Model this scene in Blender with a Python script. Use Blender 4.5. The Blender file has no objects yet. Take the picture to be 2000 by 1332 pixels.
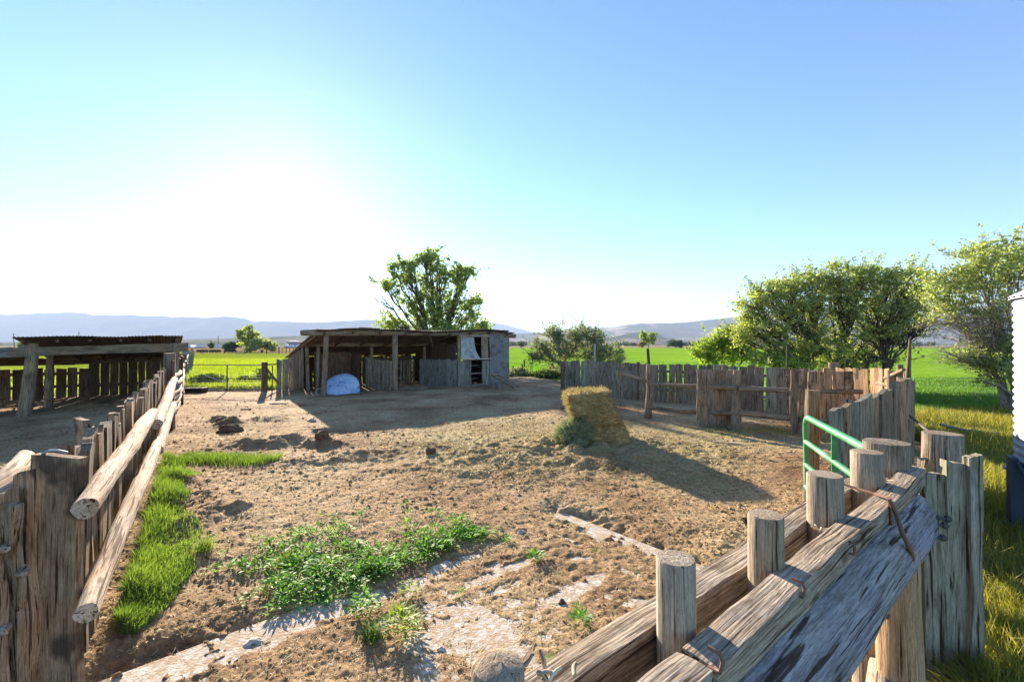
import bpy, math, random
import numpy as np
from mathutils import Vector

# ------------------------------------------------------------------ camera, sky, sun
SC = bpy.context.scene
F, HOR, EYE = 889.0, 674.0, 1.9
SUN_AZ, SUN_EL = math.radians(-26.85), math.radians(17.8)
cam_d = bpy.data.cameras.new('camera'); cam = bpy.data.objects.new('camera', cam_d)
SC.collection.objects.link(cam); SC.camera = cam
cam.location = (0, 0, EYE)
cam.rotation_euler = (math.radians(90 + 0.516), 0, 0)
cam_d.sensor_width = 36; cam_d.lens = 36 * F / 2000
cam_d.clip_start = 0.05; cam_d.clip_end = 60000

W = bpy.data.worlds.new('World'); SC.world = W; W.use_nodes = True
wn = W.node_tree.nodes; wl = W.node_tree.links
sky = wn.new('ShaderNodeTexSky'); sky.sky_type = 'NISHITA'; sky.sun_disc = False
sky.sun_elevation = SUN_EL; sky.sun_rotation = SUN_AZ
sky.altitude = 1600; sky.air_density = 1.0; sky.dust_density = 0.28; sky.ozone_density = 4.0
wn['Background'].inputs['Strength'].default_value = 0.085
wl.new(sky.outputs[0], wn['Background'].inputs['Color'])

sl = bpy.data.lights.new('sun', 'SUN'); sl.energy = 5.0; sl.angle = math.radians(0.55)
sl.color = (1.0, 0.87, 0.70)
so = bpy.data.objects.new('sun', sl); SC.collection.objects.link(so)
sd = Vector((math.sin(SUN_AZ) * math.cos(SUN_EL), math.cos(SUN_AZ) * math.cos(SUN_EL), math.sin(SUN_EL)))
so.rotation_euler = sd.to_track_quat('Z', 'Y').to_euler()
so.location = (0, 0, 30)
SC.view_settings.view_transform = 'Standard'; SC.view_settings.look = 'None'
SC.view_settings.gamma = 1; SC.view_settings.use_curve_mapping = False
SC.view_settings.exposure = 1.93
SC.cycles.max_bounces = 7; SC.cycles.diffuse_bounces = 3; SC.cycles.transparent_max_bounces = 8
SC.cycles.volume_bounces = 0
SC.cycles.use_fast_gi = False

HAZE = 7e-5
R = random.Random(7)
NR = np.random.default_rng(11)

def gp(px, py, z=0.0):
    Y = (EYE - z) * F / (py - HOR)
    return ((px - 1000) / F * Y, Y)
def xw(px, Y): return (px - 1000) / F * Y
def zw(py, Y): return EYE - (py - HOR) / F * Y

# ------------------------------------------------------------------ numpy noise
def _h(ix, iy, s):
    n = (ix.astype(np.int64) * 374761393 + iy.astype(np.int64) * 668265263 + s * 974711) & 0xffffffff
    n = ((n ^ (n >> 13)) * 1274126177) & 0xffffffff
    n = n ^ (n >> 16)
    return (n & 0xffff) / 65535.0
def vn(x, y, s=0):
    x = np.asarray(x, float); y = np.asarray(y, float)
    ix = np.floor(x); iy = np.floor(y); fx = x - ix; fy = y - iy
    fx = fx * fx * (3 - 2 * fx); fy = fy * fy * (3 - 2 * fy)
    a = _h(ix, iy, s); b = _h(ix + 1, iy, s); c = _h(ix, iy + 1, s); d = _h(ix + 1, iy + 1, s)
    return (a * (1 - fx) + b * fx) * (1 - fy) + (c * (1 - fx) + d * fx) * fy - 0.5
def fbm(x, y, s=0, o=4):
    r = 0; a = 1.0
    for k in range(o):
        r = r + a * vn(x * (0.8 + 0.0) - y * 0.6, x * 0.6 + y * 0.8, s + k * 17); x = x * 2.03 + 3.1; y = y * 2.03 + 1.7; a *= 0.5
    return r

# ------------------------------------------------------------------ objects
def props(o, label=None, cat=None, group=None, kind=None):
    if label: o['label'] = label
    if cat: o['category'] = cat
    if group: o['group'] = group
    if kind: o['kind'] = kind
    return o
def thing(name, label, cat, loc=(0, 0, 0), rz=0.0, group=None):
    o = bpy.data.objects.new(name, None); SC.collection.objects.link(o)
    o.empty_display_size = 0.2
    o.location = loc; o.rotation_euler = (0, 0, rz)
    return props(o, label, cat, group)

def np_mesh(name, V, Fc, mat, parent=None, gc=None, tint=None, smooth=False, off=None):
    V = np.asarray(V, np.float32).reshape(-1, 3)
    if off is not None: V = V - np.asarray(off, np.float32)
    me = bpy.data.meshes.new(name)
    Fc = np.asarray(Fc, np.int32)
    k = Fc.shape[1]; n = len(Fc)
    me.vertices.add(len(V)); me.vertices.foreach_set('co', V.ravel())
    me.loops.add(n * k); me.loops.foreach_set('vertex_index', Fc.ravel())
    me.polygons.add(n); me.polygons.foreach_set('loop_start', np.arange(n, dtype=np.int32) * k)
    me.polygons.foreach_set('loop_total', np.full(n, k, np.int32))
    if smooth: me.polygons.foreach_set('use_smooth', np.ones(n, bool))
    me.update(calc_edges=True)
    if gc is not None:
        a = me.attributes.new('gc', 'FLOAT_VECTOR', 'POINT'); a.data.foreach_set('vector', np.asarray(gc, np.float32).ravel())
    if tint is not None:
        a = me.attributes.new('tint', 'FLOAT', 'POINT'); a.data.foreach_set('value', np.asarray(tint, np.float32).ravel())
    me.materials.append(mat)
    o = bpy.data.objects.new(name, me); SC.collection.objects.link(o)
    if parent: o.parent = parent
    return o

class MB:
    def __init__(s): s.v = []; s.f = []; s.g = []; s.t = []; s.sm = []
    def add(s, vs, fs, gs=None, t=0.5, smooth=False):
        b = len(s.v)
        s.v += [tuple(p) for p in vs]
        s.g += [tuple(p) for p in (gs if gs is not None else vs)]
        s.t += [t] * len(vs)
        s.f += [tuple(i + b for i in f) for f in fs]; s.sm += [smooth] * len(fs)
        return s
    def box(s, c, sz, rz=0, t=None, tilt=(0, 0), grain=2):
        t = R.random() if t is None else t
        o = (R.random() * 20, R.random() * 20, R.random() * 20)
        ca, sa = math.cos(rz), math.sin(rz); vs = []; gs = []
        for dz in (-.5, .5):
            for dx, dy in ((-.5, -.5), (.5, -.5), (.5, .5), (-.5, .5)):
                x = dx * sz[0] + tilt[0] * dz * sz[2]; y = dy * sz[1] + tilt[1] * dz * sz[2]
                vs.append((c[0] + x * ca - y * sa, c[1] + x * sa + y * ca, c[2] + dz * sz[2]))
                g = [dx * sz[0], dy * sz[1], dz * sz[2]]
                if grain == 0: g = [g[1], g[2], g[0]]
                if grain == 1: g = [g[0], g[2], g[1]]
                gs.append((g[0] + o[0], g[1] + o[1], g[2] + o[2]))
        return s.add(vs, [(0, 3, 2, 1), (4, 5, 6, 7), (0, 1, 5, 4), (1, 2, 6, 5), (2, 3, 7, 6), (3, 0, 4, 7)], gs, t)
    def plank(s, base, wd, w, th, h, t=None, lean=(0, 0), wob=0.006, nz=6, nx=3, top=0.02, taper=0.0, notch=0.0, axis=None, roundtop=0.0):
        """plank standing at base (bottom centre); wd = horizontal unit direction of its width.
        axis: full direction of its length (defaults to up plus lean)"""
        t = R.random() if t is None else t
        o = (R.random() * 30, R.random() * 30, R.random() * 30)
        wd = Vector((wd[0], wd[1], wd[2] if len(wd) > 2 else 0)).normalized()
        ax = Vector((lean[0], lean[1], 1)).normalized() if axis is None else Vector(axis).normalized()
        nd = wd.cross(ax).normalized()
        ph = [R.random() * 6.28 for _ in range(6)]
        tl = R.uniform(-1, 1) * top; tc = [R.uniform(-1, 1) * top * 0.5 for _ in range(nx)]
        vs = []; gs = []
        for k in range(nz + 1):
            q = k / nz; z = h * q
            el = wob * (math.sin(q * 7 + ph[0]) + .6 * math.sin(q * 17 + ph[1])); er = wob * (math.sin(q * 6 + ph[2]) + .6 * math.sin(q * 15 + ph[3]))
            bow = wob * 1.4 * math.sin(q * 3.1 + ph[4])
            ww = w * (1 - taper * q)
            for side in (0, 1):
                for i in range(nx):
                    a = i / (nx - 1) - .5
                    x = a * ww + (el if a < 0 else er) * abs(a) * 2
                    y = (side - .5) * th + bow + wob * .5 * math.sin(a * 5 + ph[5])
                    zz = z
                    if k == nz: zz = z + tl * a * 2 + tc[i] - roundtop * (2 * a) ** 2
                    if k == 0: zz = z + tc[i] * .5
                    p = Vector(base) + wd * x + nd * y + ax * zz
                    vs.append(p); gs.append((x + o[0], y + o[1], zz + o[2]))
        fs = []
        m = 2 * nx
        for k in range(nz):
            b = k * m; c = b + m
            for i in range(nx - 1):
                fs.append((b + i, b + i + 1, c + i + 1, c + i))
                fs.append((b + nx + i + 1, b + nx + i, c + nx + i, c + nx + i + 1))
            fs.append((b + nx - 1, b + m - 1, c + m - 1, c + nx - 1))
            fs.append((b + nx, b, c, c + nx))
        c = nz * m
        for i in range(nx - 1):
            fs.append((c + i, c + i + 1, c + nx + i + 1, c + nx + i))
            fs.append((i + 1, i, nx + i, nx + i + 1))
        return s.add(vs, fs, gs, t)
    def tube(s, pts, rad, n=8, t=None, rough=0.0, cap=True, smooth=True, dome=0.0, sub=1):
        t = R.random() if t is None else t
        pts = [Vector(p) for p in pts]
        if not hasattr(rad, '__len__'): rad = [rad] * len(pts)
        if sub > 1:
            P2 = []; R2 = []
            for i in range(len(pts) - 1):
                for j in range(sub):
                    u = j / sub; P2.append(pts[i].lerp(pts[i + 1], u)); R2.append(rad[i] * (1 - u) + rad[i + 1] * u)
            P2.append(pts[-1]); R2.append(rad[-1]); pts, rad = P2, R2
        o = (R.random() * 30, R.random() * 30, R.random() * 30)
        d = (pts[-1] - pts[0]).normalized()
        ref = Vector((0, 0, 1)) if abs(d.z) < .9 else Vector((1, 0, 0))
        vs = []; gs = []; L = 0; m = len(pts)
        ph = [R.random() * 6.28 for _ in range(4)]
        for i, p in enumerate(pts):
            if i: L += (p - pts[i - 1]).length
            a = pts[min(i + 1, m - 1)] - pts[max(i - 1, 0)]
            a.normalize(); sx = a.cross(ref).normalized(); sy = a.cross(sx).normalized()
            for j in range(n):
                th = j / n * 2 * math.pi
                r = rad[i] * (1 + rough * (math.sin(3 * th + ph[0] + L * 1.7) * .5 + math.sin(L * 9 + ph[1] + th) * .35 + math.sin(5 * th + ph[2]) * .35 + R.uniform(-.3, .3)))
                v = p + sx * (math.cos(th) * r) + sy * (math.sin(th) * r)
                vs.append(v); gs.append((math.cos(th) * rad[i] + o[0], math.sin(th) * rad[i] + o[1], L + o[2]))
        fs = []
        for i in range(m - 1):
            for j in range(n):
                a = i * n + j; b = i * n + (j + 1) % n
                fs.append((a, b, b + n, a + n))
        sm = len(fs)
        s.add(vs, fs, gs, t, smooth)
        if cap:
            for e, p in ((0, pts[0]), (m - 1, pts[-1])):
                ring = [vs[e * n + j] for j in range(n)]
                c = p + ((pts[-1] - pts[-2]).normalized() * dome if e else Vector((0, 0, 0)))
                V2 = ring + [c]; G2 = [gs[e * n + j] for j in range(n)] + [(o[0], o[1], L * (e > 0) + o[2])]
                if e: f2 = [(j, (j + 1) % n, n) for j in range(n)]
                else: f2 = [((j + 1) % n, j, n) for j in range(n)]
                s.add(V2, f2, G2, t, dome > 0)
        return s
    def build(s, name, mat, parent=None, local=False, bevel=0):
        V = s.v
        if parent is not None and not local:
            l = parent.location if parent.type == 'EMPTY' else Vector((0, 0, 0))
            if parent.type != 'EMPTY' and parent.parent is not None: l = parent.parent.location
            elif parent.type != 'EMPTY': l = parent.location
            V = [(p[0] - l[0], p[1] - l[1], p[2] - l[2]) for p in V]
        me = bpy.data.meshes.new(name); me.from_pydata(V, [], s.f); me.update()
        me.polygons.foreach_set('use_smooth', s.sm)
        a = me.attributes.new('gc', 'FLOAT_VECTOR', 'POINT'); a.data.foreach_set('vector', [c for g in s.g for c in g])
        a = me.attributes.new('tint', 'FLOAT', 'POINT'); a.data.foreach_set('value', s.t)
        me.materials.append(mat)
        o = bpy.data.objects.new(name, me); SC.collection.objects.link(o)
        if parent is not None: o.parent = parent
        if bevel:
            b = o.modifiers.new('bevel', 'BEVEL'); b.width = bevel; b.segments = 2; b.limit_method = 'ANGLE'; b.angle_limit = 0.9
        return o

# ------------------------------------------------------------------ materials
def newmat(name, rough=0.9, spec=0.2):
    m = bpy.data.materials.new(name); m.use_nodes = True
    b = m.node_tree.nodes['Principled BSDF']; b.inputs['Roughness'].default_value = rough
    b.inputs['Specular IOR Level'].default_value = spec
    return m, m.node_tree.nodes, m.node_tree.links, b
def N(nodes, t, **k):
    n = nodes.new(t)
    for a, v in k.items(): setattr(n, a, v)
    return n
def ramp(nodes, links, fac, stops):
    r = nodes.new('ShaderNodeValToRGB'); e = r.color_ramp.elements
    while len(e) < len(stops): e.new(0.5)
    for i, (p, c) in enumerate(stops): e[i].position = p; e[i].color = (*c, 1)
    links.new(fac, r.inputs[0]); return r.outputs[0]
def noise(nodes, links, vec, scale, detail=4, rough=.55, dist=0.0):
    n = nodes.new('ShaderNodeTexNoise'); n.inputs['Scale'].default_value = scale; n.inputs['Detail'].default_value = detail
    n.inputs['Roughness'].default_value = rough; n.inputs['Distortion'].default_value = dist
    if vec is not None: links.new(vec, n.inputs['Vector'])
    return n.outputs['Fac']
def mapping(nodes, links, vec, sc, loc=(0, 0, 0)):
    m = nodes.new('ShaderNodeMapping'); m.inputs['Scale'].default_value = sc; m.inputs['Location'].default_value = loc
    links.new(vec, m.inputs['Vector']); return m.outputs[0]
def mix(nodes, links, fac, a, b, mode='MIX'):
    n = nodes.new('ShaderNodeMix'); n.data_type = 'RGBA'; n.blend_type = mode
    for sock, val in ((n.inputs[0], fac), (n.inputs[6], a), (n.inputs[7], b)):
        if hasattr(val, 'type') and hasattr(val, 'links'): links.new(val, sock)
        else: sock.default_value = val if not isinstance(val, tuple) else (*val, 1)
    return n.outputs[2]
def math_n(nodes, links, op, a, b=None, clamp=False):
    n = nodes.new('ShaderNodeMath'); n.operation = op; n.use_clamp = clamp
    for sock, val in ((n.inputs[0], a), (n.inputs[1], b)):
        if val is None: continue
        if hasattr(val, 'links'): links.new(val, sock)
        else: sock.default_value = val
    return n.outputs[0]
def bump(nodes, links, h, bsdf, strength=.5, dist=.01):
    b = nodes.new('ShaderNodeBump'); b.inputs['Strength'].default_value = strength; b.inputs['Distance'].default_value = dist
    links.new(h, b.inputs['Height']); links.new(b.outputs[0], bsdf.inputs['Normal'])

def wood(name, light, mid, dark, warm=None, crack=.55, stain=None, bump_s=.7, gscale=1.0, bdist=.006, blotch=.50):
    m, n, l, b = newmat(name, .88, .15)
    a = N(n, 'ShaderNodeAttribute', attribute_name='gc').outputs['Vector']
    t = N(n, 'ShaderNodeAttribute', attribute_name='tint').outputs['Fac']
    fine = noise(n, l, mapping(n, l, a, (120 * gscale, 120 * gscale, 5 * gscale)), 1.0, 6, .7, .35)
    band = noise(n, l, mapping(n, l, a, (22 * gscale, 22 * gscale, 1.3 * gscale)), 1.0, 5, .65, .8)
    big = noise(n, l, mapping(n, l, a, (3, 3, 1.3)), 1.0, 4, .6)
    crk = noise(n, l, mapping(n, l, a, (75 * gscale, 75 * gscale, 2.2)), 1.0, 3, .55, .5)
    c = ramp(n, l, fine, [(.28, dark), (.48, mid), (.68, light)])
    c2 = ramp(n, l, band, [(.3, (.74, .72, .70)), (.5, (1, 1, 1)), (.68, (1.14, 1.12, 1.08))])
    c = mix(n, l, 1.0, c, c2, 'MULTIPLY')
    tt = ramp(n, l, t, [(0, (.72, .72, .72)), (.5, (1, 1, 1)), (1, (1.3, 1.27, 1.22))])
    c = mix(n, l, 1.0, c, tt, 'MULTIPLY')
    if warm:
        f = ramp(n, l, big, [(.42, (0, 0, 0)), (.62, (1, 1, 1))])
        w = mix(n, l, 1.0, c, warm, 'MULTIPLY')
        c = mix(n, l, f, c, w)
    ck = ramp(n, l, crk, [(crack - .18, (.20, .16, .13)), (crack - .12, (1, 1, 1))])
    c = mix(n, l, 1.0, c, ck, 'MULTIPLY')
    pit = noise(n, l, mapping(n, l, a, (260 * gscale, 260 * gscale, 30 * gscale)), 1.0, 3, .7)
    c = mix(n, l, 1.0, c, ramp(n, l, pit, [(.34, (.66, .62, .58)), (.5, (1, 1, 1)), (.7, (1.14, 1.13, 1.1))]), 'MULTIPLY')
    wea = noise(n, l, mapping(n, l, a, (9, 9, 2.8)), 1.0, 5, .65, .5)
    c = mix(n, l, 1.0, c, ramp(n, l, wea, [(.32, (blotch, blotch * .92, blotch * .83)), (.48, (.92, .90, .87)), (.66, (1.08, 1.07, 1.05))]), 'MULTIPLY')
    kn = N(n, 'ShaderNodeTexVoronoi'); kn.inputs['Scale'].default_value = 1.0
    l.new(mapping(n, l, a, (5, 5, 2.2)), kn.inputs['Vector'])
    kf = ramp(n, l, kn.outputs['Distance'], [(.05, (.35, .28, .24)), (.12, (1, 1, 1))])
    c = mix(n, l, .8, c, kf, 'MULTIPLY')
    if stain:
        sf = noise(n, l, mapping(n, l, a, (4, 4, 3.2)), 1.0, 3, .5)
        c = mix(n, l, ramp(n, l, sf, [(.55, (0, 0, 0)), (.63, (.85, .85, .85))]), c, stain)
    l.new(c, b.inputs['Base Color'])
    hh = math_n(n, l, 'ADD', math_n(n, l, 'MULTIPLY', fine, .5), math_n(n, l, 'MULTIPLY', crk, .9))
    bump(n, l, hh, b, bump_s, bdist)
    return m

def leafmat(name, c1, c2, trans, tw=.45, sc=1.2):
    m = bpy.data.materials.new(name); m.use_nodes = True; n = m.node_tree.nodes; l = m.node_tree.links
    n.clear(); out = n.new('ShaderNodeOutputMaterial')
    g = n.new('ShaderNodeNewGeometry'); a = N(n, 'ShaderNodeAttribute', attribute_name='tint').outputs['Fac']
    f = noise(n, l, g.outputs['Position'], sc, 3)
    fac = math_n(n, l, 'ADD', math_n(n, l, 'MULTIPLY', f, .8), math_n(n, l, 'MULTIPLY', a, .5))
    col = ramp(n, l, fac, [(.42, c1), (.85, c2)])
    d = n.new('ShaderNodeBsdfDiffuse'); l.new(col, d.inputs[0])
    tr = n.new('ShaderNodeBsdfTranslucent')
    tc = mix(n, l, 1.0, col, trans, 'MULTIPLY'); l.new(tc, tr.inputs[0])
    gl = n.new('ShaderNodeBsdfGlossy'); gl.inputs['Roughness'].default_value = .6; gl.inputs[0].default_value = (1, 1, 1, 1)
    ms = n.new('ShaderNodeMixShader'); ms.inputs[0].default_value = tw; l.new(d.outputs[0], ms.inputs[1]); l.new(tr.outputs[0], ms.inputs[2])
    m2 = n.new('ShaderNodeMixShader'); m2.inputs[0].default_value = .04; l.new(ms.outputs[0], m2.inputs[1]); l.new(gl.outputs[0], m2.inputs[2])
    l.new(m2.outputs[0], out.inputs[0]); return m

def metal(name, col, rough=.5, rust=None, rs=6, met=0.0, b2=None):
    m, n, l, b = newmat(name, rough, .5); b.inputs['Metallic'].default_value = met
    g = N(n, 'ShaderNodeTexCoord').outputs['Object']
    c = mix(n, l, noise(n, l, g, rs * 2, 5), tuple(x * .8 for x in col), tuple(min(1, x * 1.15) for x in col))
    if rust:
        f = ramp(n, l, noise(n, l, g, rs, 6, .65), [(.5, (0, 0, 0)), (.62, (1, 1, 1))]); c = mix(n, l, f, c, rust)
    l.new(c, b.inputs['Base Color']); bump(n, l, noise(n, l, g, rs * 8, 4), b, .15, .003)
    return m
# ------------------------------------------------------------------ shared materials
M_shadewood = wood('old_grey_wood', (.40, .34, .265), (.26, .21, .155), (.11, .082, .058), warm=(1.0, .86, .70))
M_frontwood = wood('weathered_beam_wood', (.46, .41, .35), (.27, .23, .185), (.09, .068, .052), warm=(1.0, .92, .82), bump_s=.9, bdist=.009)
M_postwood = wood('round_post_wood', (.42, .36, .285), (.30, .25, .19), (.14, .108, .08), warm=(1.0, .93, .84), crack=.50, blotch=.72, gscale=1.3)
M_brownwood = wood('brown_board_wood', (.48, .36, .25), (.33, .235, .15), (.13, .085, .052), warm=(.85, .8, .78), stain=(.06, .04, .03))
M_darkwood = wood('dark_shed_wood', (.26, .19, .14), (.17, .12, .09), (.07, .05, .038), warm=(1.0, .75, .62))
M_warmwood = wood('warm_board_wood', (.52, .36, .22), (.42, .27, .15), (.24, .14, .08))  # orange-brown; on the corner boards and support post it stands for warm sunlight
M_palewood = wood('pale_board_wood', (.66, .58, .46), (.52, .43, .32), (.30, .22, .15))
M_bark = wood('peeled_log_wood', (.62, .54, .45), (.45, .36, .28), (.20, .14, .10), warm=(.85, .75, .66), gscale=.7, bump_s=.9, bdist=.01)
M_bluelog = wood('blue_tinted_log_wood', (.44, .42, .40), (.29, .275, .26), (.11, .10, .095), warm=(.90, .90, 1.15), gscale=.7, bump_s=.8)  # weathered grey log; skylight blue is put into the blotch tint
M_greywood = wood('grey_board_wood', (.38, .355, .31), (.26, .24, .205), (.12, .108, .09), warm=(.9, .98, .88))
M_lichenwood = wood('greenish_board_wood', (.38, .355, .285), (.28, .26, .20), (.15, .13, .10), warm=(.92, .95, .86), gscale=.6)
M_trunk = wood('tree_bark', (.17, .14, .11), (.11, .09, .07), (.05, .04, .03), gscale=.5)
M_twig = wood('bare_twigs', (.46, .41, .34), (.33, .29, .235), (.17, .145, .115))
M_rust = metal('rusty_iron', (.20, .10, .06), .8, rust=(.32, .14, .07))
M_green = metal('green_gate_paint', (.045, .25, .085), .45, rust=(.16, .36, .18), rs=2.2)
M_white = metal('white_sheet_metal', (.33, .35, .38), .65, rust=(.24, .25, .26), rs=1.1)
M_blueleg = metal('dark_blue_steel', (.035, .055, .085), .55)
M_steel = metal('galvanised_steel', (.36, .36, .35), .5, met=.4)
M_darksteel = metal('dull_pipe_steel', (.09, .08, .07), .7)
M_tin = metal('weathered_tin', (.22, .205, .19), .7, rust=(.13, .10, .08), rs=3.0)
M_roof = metal('rusted_roof_tin', (.17, .12, .095), .8, rust=(.10, .065, .05), rs=2)
M_black = metal('black_rubber', (.03, .028, .028), .7)
M_twine, _n, _l, _b = newmat('blue_twine', .6); _b.inputs['Base Color'].default_value = (.02, .30, .55, 1)
M_wtwine, _n, _l, _b = newmat('pale_twine', .6); _b.inputs['Base Color'].default_value = (.65, .68, .72, 1)

# ------------------------------------------------------------------ ground relief
MOUNDS = []   # (x, y, rx, ry, h, ang)
def mound(px, py, rx, ry, h, ang=0):
    x, y = gp(px, py); MOUNDS.append((x, y, rx, ry, h, ang))
mound(446, 832, .30, .22, .20); mound(432, 824, .25, .18, .12)
mound(560, 868, 1.35, .32, .11, -.15); mound(500, 876, .7, .30, .12); mound(628, 878, .30, .16, .12)
mound(525, 822, .5, .25, .10)
mound(385, 985, .35, .30, .10); mound(440, 1010, .4, .25, .08); mound(360, 1035, .2, .2, .09); mound(375, 950, .4, .25, .07)
mound(640, 905, .9, .30, .07, .5)
mound(1000, 900, 3.0, 1.2, .10); mound(1165, 880, 1.6, 1.1, .09); mound(960, 780, 3.5, 1.5, .08)
mound(1300, 800, 2, 1, .06)
DIPS = []
def dip(px, py, rx, ry, ang=0.0, d=.07):
    x, y = gp(px, py); DIPS.append((x, y, rx, ry, d, ang))
SL = [gp(*p) for p in ((120, 1362), (1095, 1001), (1420, 1126), (820, 1520))]
ANG1 = math.atan2(2.56, 2.86)      # long slab edge
ANG2 = math.atan2(-1.26, 1.1)
dip(290, 1305, .55, .20, ANG1, .09); dip(400, 1280, .25, .13, ANG1, .08); dip(250, 1330, .4, .16, ANG1, .08); dip(560, 1208, .22, .06, ANG1)
dip(640, 1196, .20, .05, ANG1); dip(700, 1186, .12, .05, ANG1); dip(880, 1105, .25, .06, ANG1)
dip(1120, 1012, .13, .10, ANG2); dip(1115, 1010, .22, .12, ANG2, .09); dip(1160, 1030, .38, .20, ANG2, .095); dip(1208, 1048, .24, .14, ANG2, .08); dip(1120, 1062, .12, .05, ANG2)
dip(1290, 1076, .20, .10, ANG2, .08); dip(1345, 1102, .24, .09, ANG2, .08); dip(1385, 1116, .15, .05, ANG2)
dip(915, 1222, .20, .13, ANG2, .08); dip(640, 1200, .3, .09, ANG1, .07); dip(1000, 1110, .3, .05, ANG1, .05); dip(1130, 1150, .3, .06, ANG1, .045); dip(985, 1255, .16, .045, ANG2); dip(860, 1238, .16, .06, ANG1); dip(960, 1222, .07, .06, 0)
dip(1015, 1044, .08, .03, 0); dip(965, 1068, .12, .04, ANG1); dip(985, 1150, .12, .03, ANG1); dip(925, 1140, .07, .03, ANG1)
dip(965, 1108, .08, .03, ANG1); dip(1000, 1185, .05, .05, 0); dip(1135, 1093, .09, .03, 0); dip(820, 1140, .13, .05, ANG1)
dip(1240, 1180, .09, .04, 0); dip(760, 1215, .12, .04, ANG1); dip(1260, 1235, .10, .05, 0); dip(1225, 1118, .09, .03, ANG2)
def _blob(x, y, L):
    r = 0
    for (a, b, rx, ry, h, an) in L:
        c, s = math.cos(an), math.sin(an); dx = x - a; dy = y - b
        u = (dx * c + dy * s) / rx; v = (-dx * s + dy * c) / ry
        r = r + h * np.exp(-(u * u + v * v))
    return r
def hgt(x, y):
    x = np.asarray(x, float); y = np.asarray(y, float)
    mo = _blob(x, y, MOUNDS)
    z = .045 + .045 * fbm(x * .45, y * .45, 1, 3)
    lump = np.abs(fbm(x * 3.1, y * 3.1, 5, 3))
    act = .12 + .65 * np.clip(vn(x * .5, y * .5, 9) + .2, 0, 1) + 4 * np.clip(mo, 0, .2)
    z = z + act * (.050 * (lump - .2)) + .016 * fbm(x * 8, y * 8, 6, 3) * (.6 + act) + .024 * np.abs(fbm(x * 26, y * 26, 7, 3)) * (.8 + .6 * act)
    # hoof marks
    hm = vn(x * 5.2, y * 5.2, 21); z = z - .03 * np.clip(hm - .25, 0, 1) * 3 * act * .6
    z = z + mo * (1 + .9 * fbm(x * 4, y * 4, 8, 3))
    # thinner soil over the slab
    on = np.clip(inside_d(x, y, SL) / .25 + 1, 0, 1)
    z = z * (1 - .43 * on) + (.006 + .014 * fbm(x * 17, y * 17, 77, 3)) * on
    z = z - _blob(x, y, DIPS) * np.clip(.75 + 1.5 * fbm(x * 11, y * 11, 31, 3), 0, 2)
    return np.maximum(z, -.018)
def inside_d(x, y, P):
    """signed distance to a polygon, positive inside"""
    d = np.full(x.shape, 1e9); ins = np.zeros(x.shape, bool); n = len(P)
    for i in range(n):
        ax, ay = P[i]; bx, by = P[(i + 1) % n]
        ex, ey = bx - ax, by - ay
        t = np.clip(((x - ax) * ex + (y - ay) * ey) / (ex * ex + ey * ey), 0, 1)
        d = np.minimum(d, np.hypot(x - ax - t * ex, y - ay - t * ey))
        c = (ay > y) != (by > y)
        with np.errstate(divide='ignore', invalid='ignore'):
            xi = (bx - ax) * (y - ay) / (by - ay + 1e-12) + ax
        ins ^= c & (x < xi)
    return np.where(ins, d, -d)
CORRAL = [(-28, .6), (-30, 10), (-17.9, 15.2), (-14.2, 18.9), (-9.6, 20.2), (-4.2, 25.2), (-.8, 27.0), (1.5, 27.2), (2.6, 24), (3.2, 19),
          (8.2, 12.4), (8.9, 10.6), (7.6, 8.2), (5.6, 6.2), (3.4, 4.3), (2.7, 3.1), (1.9, 1.9), (1.0, .6)]

# dirt, as a height-field whose cells grow with distance
ty = np.exp(np.arange(math.log(1.3), math.log(28), .0042)); tx = np.concatenate([np.arange(-2.6, -1.2, .012), np.arange(-1.2, 1.12, .0040)])
GX, GY = np.meshgrid(tx, ty); GX = GX * GY
sdist = inside_d(GX, GY, CORRAL) + .5 * fbm(GX * .9, GY * .9, 3, 3)
H0 = hgt(GX, GY)
GZ = np.where(sdist < .5, H0 * np.clip(sdist / .5, 0, 1) - .05 * (1 - np.clip(sdist / .5, 0, 1)), H0)
nr, nc = GX.shape
idx = np.arange(nr * nc).reshape(nr, nc)
keep = (sdist[:-1, :-1] > -.25)
Q = np.stack([idx[:-1, :-1], idx[:-1, 1:], idx[1:, 1:], idx[1:, :-1]], -1)[keep]
used = np.unique(Q); rem = np.full(nr * nc, -1); rem[used] = np.arange(len(used))
VV = np.stack([GX.ravel(), GY.ravel(), GZ.ravel()], -1)[used]

m, n, l, b = newmat('corral_dirt', .95, .1)
P = N(n, 'ShaderNodeNewGeometry').outputs['Position']
n1 = noise(n, l, P, .55, 5, .65); n2 = noise(n, l, P, 20, 7, .75); n3 = noise(n, l, P, 60, 4, .7)
base = ramp(n, l, n1, [(.36, (.25, .15, .08)), (.49, (.41, .27, .145)), (.62, (.50, .37, .21))])
fine = ramp(n, l, n2, [(.33, (.36, .30, .26)), (.47, (.92, .90, .88)), (.68, (1.35, 1.33, 1.28))])
base = mix(n, l, 1.0, base, fine, 'MULTIPLY')
sep = N(n, 'ShaderNodeSeparateXYZ'); l.new(P, sep.inputs[0])
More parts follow.
